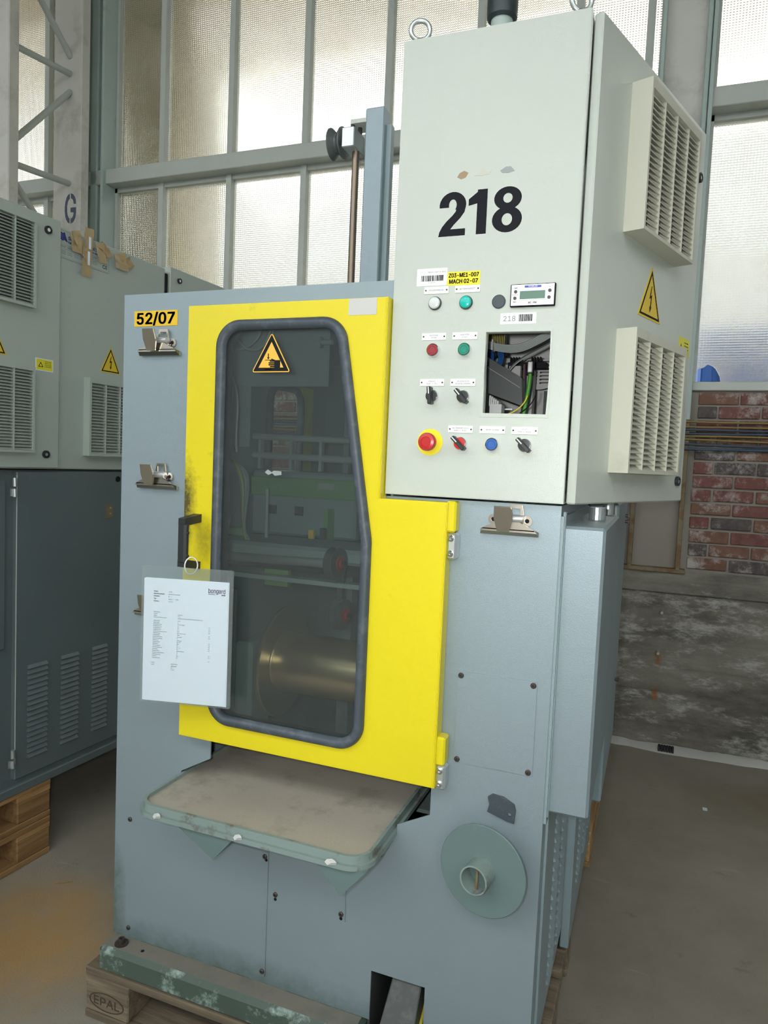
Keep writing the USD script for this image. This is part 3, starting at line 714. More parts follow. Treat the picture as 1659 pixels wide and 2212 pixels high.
for z0, z1 in ((1.383, 1.442), (.871, .927)):
    h_ = part(mc, 'hinge_block', B(.9055, .928, -.03, 0, z0, z1, .005), 'zinc', 'zinc plated hinge block')
    for z in (z0 + .014, z1 - .012):
        part(h_, 'hinge_screw', screw(.915, z, -.03, .0072, h=.004), 'chrome', smooth=30)
hd = part(dr, 'door_handle', cat([B(.263, .287, -.108, -.09, 1.325, 1.424, .005), ] + [trimesh.convex.convex_hull(np.vstack([B(.265, .285, -.106, -.092, z0, z0 + .016).vertices, B(.265, .287, dY - .001, dY, z1, z1 + .02).vertices])) for z0, z1 in ((1.418, 1.422), (1.318, 1.305))]), 'black_plastic', 'black bridge handle')
for z in (1.40, 1.345):
    part(dr, 'rivet', lathe([(0, 0), (.004, 0), (.003, .004), (0, .005)], (.287, -.10, z), (1, 0, 0), 10), 'black_plastic')

# orange number sign
s_ = part(mc, 'number_sign', plate(R(.0345, .1685, 1.9095, 1.9485), -.0012, 0), 'sticker_yellow', 'orange sign reading 52/07')
part(s_, 'lettering', cat([words('52/07', .0275, .1015 + e, 1.9155, -.0017 - abs(e) * .1, True, width=.117, align='c') for e in (-.0007, .0007)]), 'ink')


# document clips riveted to the front
def clip(cx, cz, tw):
    c = part(mc, 'document_clip', T(trimesh.convex.convex_hull(np.vstack([B(-.062, .062, -.008, -.003, 0, .010).vertices, B(-.056, .056, -.020, -.014, .012, .014).vertices])), tr(cx, 0, cz)), 'nickel', 'nickel plated document clip')
    wing = plate(sg.Polygon([(-.060, .008), (.060, .008), (.052, .016), (.022, .030), (-.022, .030), (-.052, .016)]), -.020, -.015)
    part(c, 'clip_jaw', T(wing, tr(cx, 0, cz)), 'nickel')
    lev = plate(sg.Polygon([(-.014, .010), (.012, .010), (.019, .038), (.015, .064), (-.020, .064), (-.021, .038)]), -.004, 0, .0015)
    part(c, 'clip_lever', T(lev, tr(cx - .008, -.024, cz) @ rot(.22, [1, 0, 0])), 'nickel')
    lev2 = plate(sg.Polygon([(-.014, .018), (.014, .018), (.018, .045), (.014, .066), (-.012, .066), (-.016, .045)]).difference(sg.box(-.008, .028, .010, .058)), -.004, 0, .001)
    part(c, 'clip_lever', T(lev2, tr(cx + .012, -.006, cz)), 'nickel')
    part(c, 'clip_spring', rod((cx - .020, -.014, cz + .036), (cx + .030, -.014, cz + .036), .009, 16), 'steel', smooth=40)
    for sx in (-.036, .036):
        e = part(c, 'fixing_eye', lathe([(0, 0), (.011, 0), (.011, .003), (.005, .003), (.005, .001), (0, .001)], (cx + sx, -.001, cz + .032), (0, -1, 0), 18), 'nickel')
        part(c, 'fixing_screw', lathe([(0, 0), (.0045, 0), (.0045, .0025), (0, .0025)], (cx + sx, -.001, cz + .032), (0, -1, 0), 12), 'ink')


for cx, cz, tw in ((.120, 1.834, 1), (.121, 1.495, 1), (.121, 1.160, 1), (1.035, 1.444, 0)):
    clip(cx, cz, tw)

# folding table
zt = lambda y: 0.760
tp = R(.213, .806, -.178, .40).buffer(-.05).buffer(.05, quad_segs=8)
tb = part(mc, 'folding_table', cat([slab(tp.buffer(-.006), .731, .7515)]), 'tray_dust', 'dusty grey brown folding table top')
part(tb, 'table_rim', cat([slab(tp.difference(tp.buffer(-.008)), .735, .760), slab(tp.buffer(.007).difference(tp.buffer(-.012)), .731, .742)]), 'rim_paint', 'grey green steel rim with chipped paint', smooth=30)
for x, w_ in ((.285, .022), (.504, .022), (.732, .028)):
    part(tb, 'paint_blob', trimesh.convex.convex_hull(np.array([(x + a * w_ / 2, -.188 + b * .004, .743 + c * .0045) for a, b, c in ((-1, 0, -.3), (-.7, .6, 1), (.2, -1, .5), (1, 0, .8), (.8, .8, -1), (-.4, -1, -1), (0, 1.5, 1.3), (.5, 1, 1.2))])), 'tape_white', 'white blob of filler on the rim')
for a in ([(.32, .731), (.487, .731), (.431, .666)], [(.683, .731), (.806, .731), (.751, .666)]):
    part(tb, 'gusset', plate(sg.Polygon(a), -.172, -.06), 'green_paint', 'dark green triangular gusset under the table')
part(tb, 'guide_arm', cat([B(.24, .27, .012, .40, .715, .731), B(.75, .78, .012, .40, .715, .731)]), 'green_paint')

# pedal in the recess
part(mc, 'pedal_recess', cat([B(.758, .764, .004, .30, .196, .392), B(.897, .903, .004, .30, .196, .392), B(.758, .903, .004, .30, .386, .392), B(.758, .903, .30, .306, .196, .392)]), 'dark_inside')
pd = part(mc, 'foot_pedal', trimesh.convex.convex_hull(np.vstack([B(.812, .884, .015, .12, .36, .374, .003).vertices, B(.795, .884, -.085, -.05, .20, .215).vertices, B(.795, .884, .10, .12, .20, .21).vertices])), 'pedal_plastic', 'dark grey foot switch housing')
part(mc, 'pedal_cable', tube(spline([(.890, .10, .36), (.889, .04, .31), (.886, -.02, .25), (.884, -.05, .20)], 14), .0045, 8), 'yellow_wire', 'yellow pedal cable', smooth=60)

# round flange with pipe on the lower front, torn rubber flap above it
dn = (math.sin(-.18) , -math.cos(-.18), .028)
ax = np.array(dn) / np.linalg.norm(dn)
fl = part(mc, 'flange_disc', lathe([(0, 0), (.098, 0), (.098, .0035), (.0965, .005), (.034, .005), (0, .005)], (1.027, -.052, .728), ax, 64), 'green_paint', 'round green grey flange disc with a short pipe', smooth=30)
part(fl, 'pipe', lathe([(.0305, 0), (.0305, .05), (.027, .05), (.027, -.04), (.0305, -.04)][::-1], (1.027, -.052, .728), ax, 40), 'rim_paint', 'short open pipe', smooth=40)
part(fl, 'pipe_end', lathe([(0, 0), (.027, 0), (.027, .001), (0, .001)], np.array((1.027, -.052, .728)) - ax * .03, ax, 24), 'dark_inside')
part(fl, 'rusty_pin', rod(np.array((1.027, -.052, .699)) + ax * .03, np.array((1.027, -.052, .757)) + ax * .03, .0032, 10), 'rusty_steel', 'thin rusty cross pin')
part(fl, 'mounting', rod((1.027, 0.0, .728), (1.022, -.05, .728), .026, 24), 'green_paint')
flap = sg.Polygon([(1.020, .868), (1.030, .876), (1.055, .874), (1.078, .862), (1.082, .848), (1.080, .82), (1.064, .822), (1.020, .835), (1.024, .852)]).difference(sg.Point(1.069, .838).buffer(.004))
part(mc, 'torn_flap', plate(flap, -.006, -.001), 'gasket_rubber', 'torn dark rubber flap with a hole')

# right side: box, covers, ribbed louvre panels
bx_ = part(mc, 'side_box', B(1.134, 1.230, .020, .56, .848, 1.470, .006), 'body_paint', 'narrow blue grey box on the right side')
part(bx_, 'box_flange', B(1.136, 1.146, .004, .60, .83, 1.49), 'body_paint_side')
sc_ = part(mc, 'side_cover', B(1.14, 1.226, .62, 1.24, .62, 1.50, .006), 'body_paint_side')
for z in (1.44, 1.42, .86):
    part(sc_, 'wing_screw', cat([rod((1.226, 1.10, z), (1.24, 1.10, z), .006, 10), B(1.236, 1.240, 1.085, 1.115, z - .005, z + .005)]), 'dark_bolt')
part(mc, 'pipe_stub', rod((1.19, .30, 1.47), (1.19, .30, 1.50), .02, 18), 'zinc')
part(mc, 'pipe_stub', rod((1.20, .55, 1.47), (1.20, .55, 1.505), .015, 18), 'zinc')
p1 = part(mc, 'louvre_panel', B(1.140, 1.146, .05, .535, .275, .84, .001), 'body_paint_side')
p2 = part(mc, 'louvre_panel', B(1.141, 1.166, .55, 1.22, .20, .855, .003), 'body_paint_side')
for p_, X0, y0s in ((p1, 1.146, (.20, .36)), (p2, 1.166, (.68, .86, 1.04))):
    part(p_, 'louvre_ribs', cat([trimesh.convex.convex_hull(np.array([(X0, y, z), (X0, y + .09, z), (X0 + .006, y, z + .004), (X0 + .006, y + .09, z + .004), (X0, y, z + .014), (X0, y + .09, z + .014)])) for y in y0s for z in np.arange(.33, .76, .024)]), 'body_paint_side', 'pressed louvre ribs', kind='stuff')

# lifting mast behind the top edge
ms = part(mc, 'mast', B(.531, .585, .30, .345, 1.99, 2.530, .003), 'body_paint', 'slim blue grey square mast')
part(ms, 'mast_rail', B(.585, .598, .322, .345, 1.99, 2.49), 'body_paint_side')
part(ms, 'mast_bracket', cat([B(.488, .535, .30, .36, 2.495, 2.506), B(.515, .532, .345, .40, 2.42, 2.505)]), 'frame_grey')
part(ms, 'clamp_block', B(.474, .510, .275, .35, 2.425, 2.476, .002), 'zinc')
part(ms, 'bracket_bolt', cat([rod((.503, .33, 2.47), (.503, .33, 2.515), .006, 10), rod((.490, .31, 2.476), (.490, .31, 2.497), .006, 10)]), 'dark_bolt')
part(mc, 'lift_spindle', rod((.500, .315, 1.99), (.500, .315, 2.43), .0098, 18), 'worn_rod', 'brown worn steel spindle', smooth=40)
pl_ = part(mc, 'guide_pulley', lathe([(0, 0), (.041, 0), (.041, .003), (.027, .016), (.027, .020), (.041, .033), (.041, .036), (0, .036)], (.430, .31, 2.451), (1, 0, 0), 40), 'pulley_grey', 'dark grooved guide pulley on top', smooth=25)
part(pl_, 'pulley_axle', rod((.46, .31, 2.451), (.478, .31, 2.451), .006, 12), 'worn_rod')

# ------------------------------------------------------------------ inside the machine
part(mc, 'inner_sheet', B(.03, .392, .42, .424, 1.806, 1.98), 'interior_grey', 'grey guard sheet hanging inside')
part(mc, 'inner_sheet', B(.012, .078, .50, .504, 1.62, 1.83), 'interior_grey')
yf = part(mc, 'side_door_frame', B(.007, .014, .978, 1.075, 1.40, 1.87, .003), 'yellow_paint', 'yellow frame of the far side window')
part(mc, 'side_window_gasket', tube([(.012, y, z) for y, z in np.array(R(.735, .972, 1.39, 1.85).buffer(-.06).buffer(.06, quad_segs=8).exterior.coords)[:-1]], .014, 10, True), 'gasket_rubber', 'dark gasket of the far side window', smooth=True)
for z, r in ((1.655, .011), (1.592, .012)):
    part(mc, 'guide_rail', tube([(.02, .62, z + .004), (.3, .62, z), (.7, .62, z - .006)], r, 10), 'light_plastic', 'pale guide tube', smooth=60)
for x in (.05, .17, .28):
    part(mc, 'rail_post', B(x - .005, x + .005, .61, .63, 1.55, 1.65), 'light_plastic')
part(mc, 'gear_housing', cat([B(.03, .42, .60, .80, 1.33, 1.545, .008)]), 'interior_grey', 'grey green gear housing')
part(mc, 'gear_housing', B(.03, .42, .592, .60, 1.46, 1.525, .004), 'interior_lime')
part(mc, 'nameplate', B(.286, .346, .588, .592, 1.490, 1.512), 'silver_label')
for x in (.10, .20):
    part(mc, 'housing_recess', B(x, x + .03, .596, .601, 1.40, 1.43), 'dark_inside')
for b_ in ((.02, .10, .45, .46, 1.335, 1.36), (.33, .345, .55, .60, 1.28, 1.43), (.22, .30, .38, .40, 1.20, 1.25)):
    part(mc, 'lime_bracket', B(*b_), 'interior_lime')
part(mc, 'traverse_bed', cat([B(.02, .60, .36, .58, 1.285, 1.33, .01), B(.02, .60, .33, .37, 1.225, 1.238)]), 'interior_grey', 'horizontal traverse bed')
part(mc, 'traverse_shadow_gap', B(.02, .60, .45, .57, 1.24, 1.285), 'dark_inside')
part(mc, 'traverse_shaft', rod((.04, .33, 1.283), (.465, .33, 1.292), .0135, 20), 'steel', 'polished traverse shaft', smooth=40)
for (x, z, nm) in ((.485, 1.298, 0), (.508, 1.153, 1)):
    w_ = part(mc, 'wire_pulley', lathe([(0, 0), (.043, 0), (.043, .003), (.030, .013), (.030, .016), (.043, .026), (.043, .029), (0, .029)], (x - .015, .32, z), (1, -.15, 0), 40), 'pulley_grey', 'grooved wire pulley with red hub', smooth=25)
    part(w_, 'red_hub', lathe([(0, .03), (.021, .03), (.021, .034), (.012, .034), (.010, .040), (0, .040)], (x - .015, .32, z), (1, -.15, 0), 24), 'red_part', smooth=30)
    part(w_, 'hub_nut', lathe([(0, .04), (.009, .04), (.009, .050), (0, .050)], (x - .015, .32, z), (1, -.15, 0), 6), 'dark_bolt')
part(mc, 'pulley_arm', B(.478, .500, .345, .36, 1.15, 1.30, .003), 'device_grey')
part(mc, 'red_bracket', B(.545, .60, .40, .42, 1.235, 1.31), 'red_part')
part(mc, 'sensor', cat([B(.355, .372, .395, .41, 1.35, 1.378, .002)]), 'warning_orange')
part(mc, 'sensor', cat([B(.393, .410, .395, .41, 1.35, 1.385, .002)]), 'device_grey')
part(mc, 'white_tube', rod((.149, .50, 1.487), (.151, .50, 1.325), .006, 10), 'light_plastic')
rng = random.Random(5)
for k in range(9):
    e = .006 * k
    part(mc, 'hose', tube(spline([(.03, .42 + e * .3, 1.545 + e), (.070 + e * .5, .40, 1.580 - e * .3), (.105 + e * .6, .39, 1.545), (.125 + e * .4, .39, 1.46), (.137 + e * .3, .40, 1.33)], 20), .0028 + .0006 * (k % 3), 7), 'yellow_wire' if k in (2, 6) else 'grey_cable', smooth=60)
for k in range(5):
    part(mc, 'hose', tube(spline([(.035, .36, 1.46 - .004 * k), (.05, .35, 1.40 - .006 * k), (.078, .35, 1.375 - .008 * k), (.105, .36, 1.41 - .006 * k)], 16), .002, 6), 'yellow_wire' if k == 3 else 'light_plastic', smooth=60)
part(mc, 'white_panel', B(.035, .083, .385, .388, 1.37, 1.49), 'interior_grey')
for a in ([(.135, .30, 1.99), (.150, .30, 1.935), (.185, .30, 1.90), (.225, .30, 1.90), (.255, .30, 1.935), (.270, .30, 1.99)], [(.125, .31, 1.90), (.17, .31, 1.905), (.21, .31, 1.93), (.225, .31, 1.985)], [(.125, .3, 1.83), (.145, .3, 1.80), (.158, .3, 1.72), (.160, .3, 1.60)], [(.255, .32, 1.99), (.25, .32, 1.93), (.22, .32, 1.89)]):
    part(mc, 'hose', tube(spline(a, 24), .0035, 7), 'light_plastic', smooth=60)
part(mc, 'cable_roller', cat([rod((.395, .36, 1.925), (.43, .36, 1.925), .008, 12), lathe([(0, 0), (.016, 0), (.016, .008), (0, .008)], (.388, .36, 1.925), (1, 0, 0), 20)]), 'interior_grey')
part(mc, 'inner_post', B(.30, .32, .75, .77, 1.33, 1.85), 'interior_grey')
part(mc, 'inner_post', B(.40, .44, .55, .60, .70, 1.22), 'interior_green')

# wire spool inside
sp_ = thing('wire_spool', 'bronze coloured empty wire spool behind the door window', 'spool', (.50, .315, .83))
part(sp_, 'flange', lathe([(0, 0), (.155, 0), (.160, .004), (.160, .010), (.156, .014), (.150, .012), (.090, .004 + .006), (0, .010)], (.328, .31, .997), (1, 0, 0), 72), 'spool_flange', 'dark dished spool flange', smooth=35)
part(sp_, 'barrel', lathe([(0, 0), (.088, 0), (.085, .006), (.085, .36), (0, .36)], (.338, .31, .997), (1, 0, 0), 64), 'spool_metal', 'shiny bronze spool barrel', smooth=35)
part(sp_, 'flange', lathe([(0, 0), (.160, 0), (.160, .014), (0, .014)], (.698, .31, .997), (1, 0, 0), 72), 'spool_flange', smooth=35)
part(sp_, 'centre_pin', rod((.25, .31, .997), (.328, .31, .997), .03, 24), 'device_grey')
part(mc, 'spool_arm', B(.20, .26, .25, .37, .67, 1.05, .01), 'interior_green')
part(mc, 'chalk_mark', tube([(.115, .245, 1.095), (.125, .245, 1.10), (.135, .245, 1.105)], .0015, 5), 'red_paint_mark')
part(mc, 'inner_guard', B(.012, .20, .26, .264, .68, 1.20), 'interior_green')

# ================================================================== document in its sleeve
DA = math.atan2(.0468, .2047)
DF = frame(.191, -.1318, DA)
doc = thing('document_sleeve', 'clear punched plastic sleeve with a printed data sheet, hanging from the black door handle', 'document', (.105, 0, .985), DF)
part(doc, 'sleeve', cat([plate(rr(-.006, .222, .986, 1.318, .004), -.0025, -.0019), plate(rr(-.006, .222, .986, 1.318, .004), .0019, .0025)]), 'sleeve_film', 'clear plastic sleeve with a dotted top band')
part(doc, 'sleeve_dots', cat([lathe([(0, 0), (.0013, 0), (.0009, .0006), (0, .0007)], (x + (.003 if r_ % 2 else 0), -.0025, 1.298 + r_ * .0042), (0, -1, 0), 5) for r_ in range(5) for x in np.arange(0, .217, .0066)]), 'sleeve_film', kind='stuff')
sh = part(doc, 'data_sheet', plate(R(0, .210, .9905, 1.2875), -.0010, .0002), 'paper', 'white data sheet with a company logo and columns of print')
part(doc, 'data_sheet', plate(R(.003, .212, .9895, 1.289), .0004, .0012), 'paper')
yl = -.0014
part(sh, 'logo', words('bongard', .0105, .203, 1.262, yl, True, width=.042, align='r', depth=.0003), 'ink_violet')
part(sh, 'logo_line', cat([words('machines', .0035, .161, 1.2575, yl, False, width=.017, depth=.0003), R and plate(R(.194, .198, 1.2565, 1.2595), yl, yl + .0003), plate(R(.199, .203, 1.2565, 1.2595), yl, yl + .0003)]), 'ink_violet')
rows = [('Projekt:', 'J.0PM', 1.256), ('Maschinengruppe:', 'Kunststoffmaschine', 1.2505), ('Hersteller:', 'M - I', 1.2445), ('Typ:', 'Walzg.T. - 2 Wp', 1.2385), ('Seriennr.:', '2/2149', 1.2325)]
part(sh, 'print_head', cat([words(a, .0027, .025, z, yl, True, depth=.0003, xs=.85) for a, b, z in rows]), 'ink')
part(sh, 'print_values', cat([words(b, .0027, .062, z, yl, False, depth=.0003, xs=.85) for a, b, z in rows]), 'ink_grey')
tab = ['Beschreibung', 'Zustand', 'Baujahr', 'Daten verschiedene Zustand', 'Anzahl Drähte', 'Anzahl Züge', 'Einlaufdraht Ø max', 'Einlaufdraht Ø min', 'Fertigdraht Ø max', 'Fertigdraht Ø min', 'Drahtquerschnittsreduzierung', 'Einlauffestigkeit', 'Fertigfestigkeit', 'Anzahl Ziehscheiben', 'Ziehscheibe Material', 'Ziehkonen Ø', 'Fertigscheibe Ø', 'Gleitziehr Ø', 'Geschwindigkeit', 'Geschwindigkeit max', 'Schmiedart', 'Schmierleistung', 'Gesamtanschlussleistung', 'Betriebsspannung', 'Frequenz', 'Elektrosteuerung']
val = ['', 'gebraucht', '1994', 'gearbeitet und vollständiges Nachfolger Richtlinien vor', '1.PR.1', '2', '17/17 verzahnt', '3,5', '0,8', '1,27', '0,38', '20 x 10 bis 1 x 0,1', '1500', 'max. 2800', '1', 'Hartmetall', '85-150', '100', '25', '1,1 - 25', '80', 'Drehstrommotor', '75', '80', '400', '50', 'vorhanden'][:len(tab)]
part(sh, 'print_table', cat([words(t_, .0022, .026 - .0001 * i, 1.2065 - .0043 * i - (.004 if i > 3 else 0), yl, False, depth=.0003, xs=.8) for i, t_ in enumerate(tab)] +
                           [words(t_, .0022, .087 - .0001 * i, 1.2065 - .0043 * i - (.002 if i > 3 else 0), yl, False, depth=.0003, xs=.8) for i, t_ in enumerate(val) if t_] +
                           [words('mm', .0022, .164, 1.2065 - .0043 * i - .004, yl, False, depth=.0003, xs=.8) for i in (6, 7, 8, 9, 11, 12, 15, 16, 17, 18, 19, 22, 23, 25)]), 'ink_grey')
part(sh, 'print_foot', cat([words(t_, .0023, x, z, yl, b_, depth=.0003, xs=.8) for t_, x, z, b_ in (('Projekt', .022, 1.083, False), ('Lizenz', .022, 1.078, False), ('Beschreibung', .072, 1.082, False), ('Ersatzpaket', .072, 1.077, True), ('M + I', .072, 1.0725, False), ('2x frei', .072, 1.068, False))]), 'ink_grey')
part(doc, 'cable_tie', tube([(.112 + .012 * math.cos(a), .010 + .016 * math.cos(a) * .6, 1.322 + .020 * math.sin(a)) for a in np.linspace(0, 2 * PI, 30)[:-1]], .0016, 8, True), 'white_plastic', 'white cable tie loop', smooth=True)

def glyph(ch, x, z, w, h, t):
    """heavy grotesque digit from strokes of width t in a w by h cell"""
    L_ = lambda p: sg.LineString(p).buffer(t / 2, cap_style=2, join_style=1)
    arc = lambda cx_, cz_, a, b, t0, t1: [(cx_ + a * math.cos(u), cz_ + b * math.sin(u)) for u in np.linspace(t0, t1, 28)]
    k = t / 2
    if ch == '1':
        g_ = unary_union([R(w * .52, w * .52 + t, 0, h), sg.Polygon([(w * .52 + t * .30, h), (w * .10, h * .80), (w * .10, h * .655), (w * .52 + t * .5, h * .72), (w * .52 + t * .6, h)])])
    elif ch == '2':
        ell = lambda a, b, cz_: sg.Polygon(arc(w / 2, cz_, a, b, 0, 2 * PI)[:-1])
        bowl = ell(w / 2, h * .30, h * .70).difference(ell(w / 2 - t, h * .30 - t * .74, h * .70)).difference(sg.Polygon([(-w, h * .655), (w * .5, h * .655), (w * .5, h * .60), (w * 2, h * .60), (w * 2, -h), (-w, -h)]))
        body_ = sg.Polygon([(w * .985, h * .64), (w * .95, h * .53), (w * .80, h * .40), (w * .56, h * .25), (w * .44, h * .155), (w, h * .155), (w, 0), (0, 0), (w * .03, h * .10), (w * .13, h * .22), (w * .29, h * .34), (w * .50, h * .46), (w * .62, h * .55), (w * .655, h * .64)])
        g_ = unary_union([bowl.buffer(0), body_.buffer(0)])
    elif ch == '8':
        ell = lambda a, b, cz_: sg.Polygon(arc(w / 2, cz_, a, b, 0, 2 * PI)[:-1])
        g_ = unary_union([ell(w / 2, h * .285, h * .283), ell(w * .46, h * .255, h * .745)]).difference(ell(w / 2 - t * .98, h * .285 - t * .68, h * .283)).difference(ell(w * .46 - t * .92, h * .255 - t * .66, h * .75))
    return affinity.translate(g_, x, z)


def big_number():
    return plate(unary_union([glyph('2', .8515, 2.0715, .058, .091, .0205), glyph('1', .9105, 2.0715, .044, .091, .021), glyph('8', .9665, 2.0710, .062, .092, .0205)]), cY - .0005, cY)


# ================================================================== CONTROL CABINET
c0, c1, cT, cB_, cY = .754, 1.145, 2.490, 1.517, -.02
cb = thing('control_cabinet', 'tall pale grey control cabinet numbered 218 with push buttons and side door ajar', 'cabinet', (.95, .28, cB_))
hole_pg = sg.Polygon([(.967, 1.868), (1.0995, 1.867), (1.101, 1.77), (1.0985, 1.699), (.968, 1.700), (.968, 1.747), (.9665, 1.79)])
part(cb, 'front_panel', plate(R(c0, c1, cB_, cT).difference(hole_pg), cY, cY + .02, .003), 'cabinet_paint', 'pale grey front panel with a rough cut opening')
part(cb, 'body', cat([B(c0, c0 + .004, .0, .6, cB_, cT), B(c0, c1, .0, .6, cB_, cB_ + .004), B(c0, c1, .0, .6, cT - .004, cT), B(c0, c1, .596, .6, cB_, cT), B(c1 - .02, c1 - .002, .0, .012, cB_, cT), B(c1 - .02, c1 - .002, .57, .6, cB_, cT)]), 'cabinet_paint')
part(cb, 'opening_frame', plate(R(.9605, 1.1045, 1.6915, 1.8725).difference(hole_pg.buffer(.0005)), cY - .0012, cY), 'cabinet_paint', 'raised frame of the cut opening')
part(cb, 'opening_edge', B(.9650, .9665, cY - .0004, cY + .02, 1.70, 1.868), 'plate_white')
part(cb, 'opening_edge', B(1.1015, 1.103, cY - .0004, cY + .02, 1.70, 1.868), 'plate_white')
part(cb, 'painted_number', big_number(), 'ink', 'large black number 218')
rest = [sg.Polygon([(.887, 2.192), (.892, 2.200), (.902, 2.204), (.911, 2.199), (.906, 2.190), (.896, 2.187)]), sg.Polygon([(.924, 2.192), (.935, 2.196), (.942, 2.204), (.95, 2.197), (.962, 2.200), (.955, 2.192), (.94, 2.190)]), sg.Polygon([(.978, 2.196), (.99, 2.203), (1.0, 2.203), (1.009, 2.193), (.996, 2.190), (.983, 2.191)])]
for q_, m_ in zip(rest, ('dirty_wood_end', 'vent_plastic', 'grey_cable')):
    part(cb, 'torn_sticker_rest', plate(q_, cY - .0004, cY), m_, 'torn sticker rest')
# barcode and yellow stickers
g1 = part(cb, 'barcode_sticker', T(plate(rr(.8075, .8755, 1.970, 2.0065, .002), cY - .0004, cY), ID), 'sticker_white', 'white barcode sticker')
rng = random.Random(3)
x = .8175; bars = []
while x < .868:
    w_ = rng.choice((.0007, .0007, .0012, .0022)); bars.append(R(x, x + w_, 1.9795, 1.9915)); x += w_ + rng.choice((.0007, .0009, .0014))
part(g1, 'barcode', plate(unary_union(bars), cY - .0007, cY - .0003), 'ink')
part(g1, 'lettering', cat([words('Report, Dach nr 8/10', .0024, .8325, 1.9975, cY - .0007, False, width=.040, depth=.0003), words('1 02 07', .002, .842, 1.9755, cY - .0007, False, width=.015, align='c', depth=.0003)]), 'ink_grey')
g2 = part(cb, 'yellow_sticker', plate(R(.8762, .9475, 1.968, 1.9965), cY - .0004, cY), 'stop_yellow', 'yellow sticker reading Z03-ME1-007 MACH 02-07')
part(g2, 'lettering', cat([words(t_, .0083, .9118 + e, z_, cY - .0007 - abs(e) * .1, True, width=w_, align='c', depth=.0003) for e in (-.00022, .00022) for t_, z_, w_ in (('Z03-ME1-007', 1.9850, .0650), ('MACH 02-07', 1.9722, .062))]), 'ink')
g3 = part(cb, 'barcode_sticker', plate(R(.995, 1.069, 1.8835, 1.906), cY - .0004, cY), 'sticker_white', 'small white sticker reading 218')
x = 1.0335; bars = []
while x < 1.060:
    w_ = rng.choice((.0008, .0013, .002)); bars.append(R(x, x + w_, 1.8885, 1.9025)); x += w_ + rng.choice((.0008, .0012))
part(g3, 'barcode', plate(unary_union(bars), cY - .0007, cY - .0003), 'ink')
part(g3, 'lettering', words('218', .0105, 1.0015, 1.8895, cY - .0007, False, width=.025, depth=.0003), 'ink_grey')
# label plates
PLT = [(.826, 1.952, ['STEUERSPANNUNG']), (.8945, 1.952, ['BETRIEBSBEREIT']), (.8255, 1.854, ['MASCHINE', 'STOPP']), (.894, 1.854, ['MASCHINE', 'START']), (.826, 1.756, ['PINOLE', 'AUF  /  ZU']), (.8945, 1.756, ['SPULENTISCH', 'SENKEN / HEBEN']),
       (.8945, 1.657, ['HALTEBREMSE SPULE', 'EIN  /  AUS']), (.9635, 1.657, ['RESET ALARM']), (1.031, 1.657, ['LICHT', 'EIN  /  AUS'])]
for x, z, tx in PLT:
    p_ = part(cb, 'label_plate', plate(rr(x, x + .0545, z, z + .015, .001), cY - .0022, cY, .0005), 'plate_white', 'white engraved plate reading ' + ' '.join(' '.join(tx).split()))
    hh = .0031 if len(tx) == 1 else .0028
    part(p_, 'lettering', cat([words(t_, hh, x + .0272, z + (.006 if len(tx) == 1 else (.0085, .0036)[i]), cY - .0025, False, align='c', depth=.0004, width=min(.037, .0024 * len(t_))) for i, t_ in enumerate(tx)]), 'ink_grey')
    part(p_, 'plate_screw', cat([screw(x + .004, z + .0075, cY - .0022, .0017, h=.0008), screw(x + .0505, z + .0075, cY - .0022, .0017, h=.0008)]), 'dark_bolt')


def button(x, z, cap, lab, r=.0118, lamp=False):
    if lamp:
        p_ = part(cb, 'indicator_lamp', lathe([(0, 0), (.0145, 0), (.0145, .003), (.0135, .006), (.0125, .006), (0, .006)], (x, cY, z), (0, -1, 0), 36), 'device_grey', lab, smooth=30)
        part(p_, 'lens', lathe([(0, .004), (.0125, .004), (.0125, .008), (.010, .0105), (0, .012)], (x, cY, z), (0, -1, 0), 36), cap, smooth=50)
        return
    p_ = part(cb, 'push_button', lathe([(0, 0), (.0145, 0), (.0145, .003), (.0135, .011), (.0122, .012), (.0122, .006), (0, .006)], (x, cY, z), (0, -1, 0), 36), 'chrome', lab, smooth=30)
    part(p_, 'cap', lathe([(0, .006), (.0119, .006), (.0119, .0125), (.0105, .0135), (.008, .0135), (.007, .0125), (0, .0125)], (x, cY, z), (0, -1, 0), 36), cap, smooth=30)


def switch(x, z, ang, face='black_plastic', lab=''):
    p_ = part(cb, 'selector_switch', lathe([(0, 0), (.0145, 0), (.0145, .003), (.0135, .009), (.0125, .010), (0, .010)], (x, cY, z), (0, -1, 0), 36), 'chrome', lab, smooth=30)
    part(p_, 'switch_face', lathe([(0, .009), (.0122, .009), (.0122, .012), (0, .013)], (x, cY, z), (0, -1, 0), 32), face, smooth=30)
    lev = B(-.0042, .0042, -.021, -.0, -.0185, .0185, .0012)
    M = tr(x, cY - .008, z) @ rot(ang, [0, -1, 0])
    part(p_, 'lever', T(lev, M), 'black_plastic')
    part(p_, 'pointer', T(B(-.0011, .0011, -.0216, -.0205, .003, .0175), M), 'plate_white')


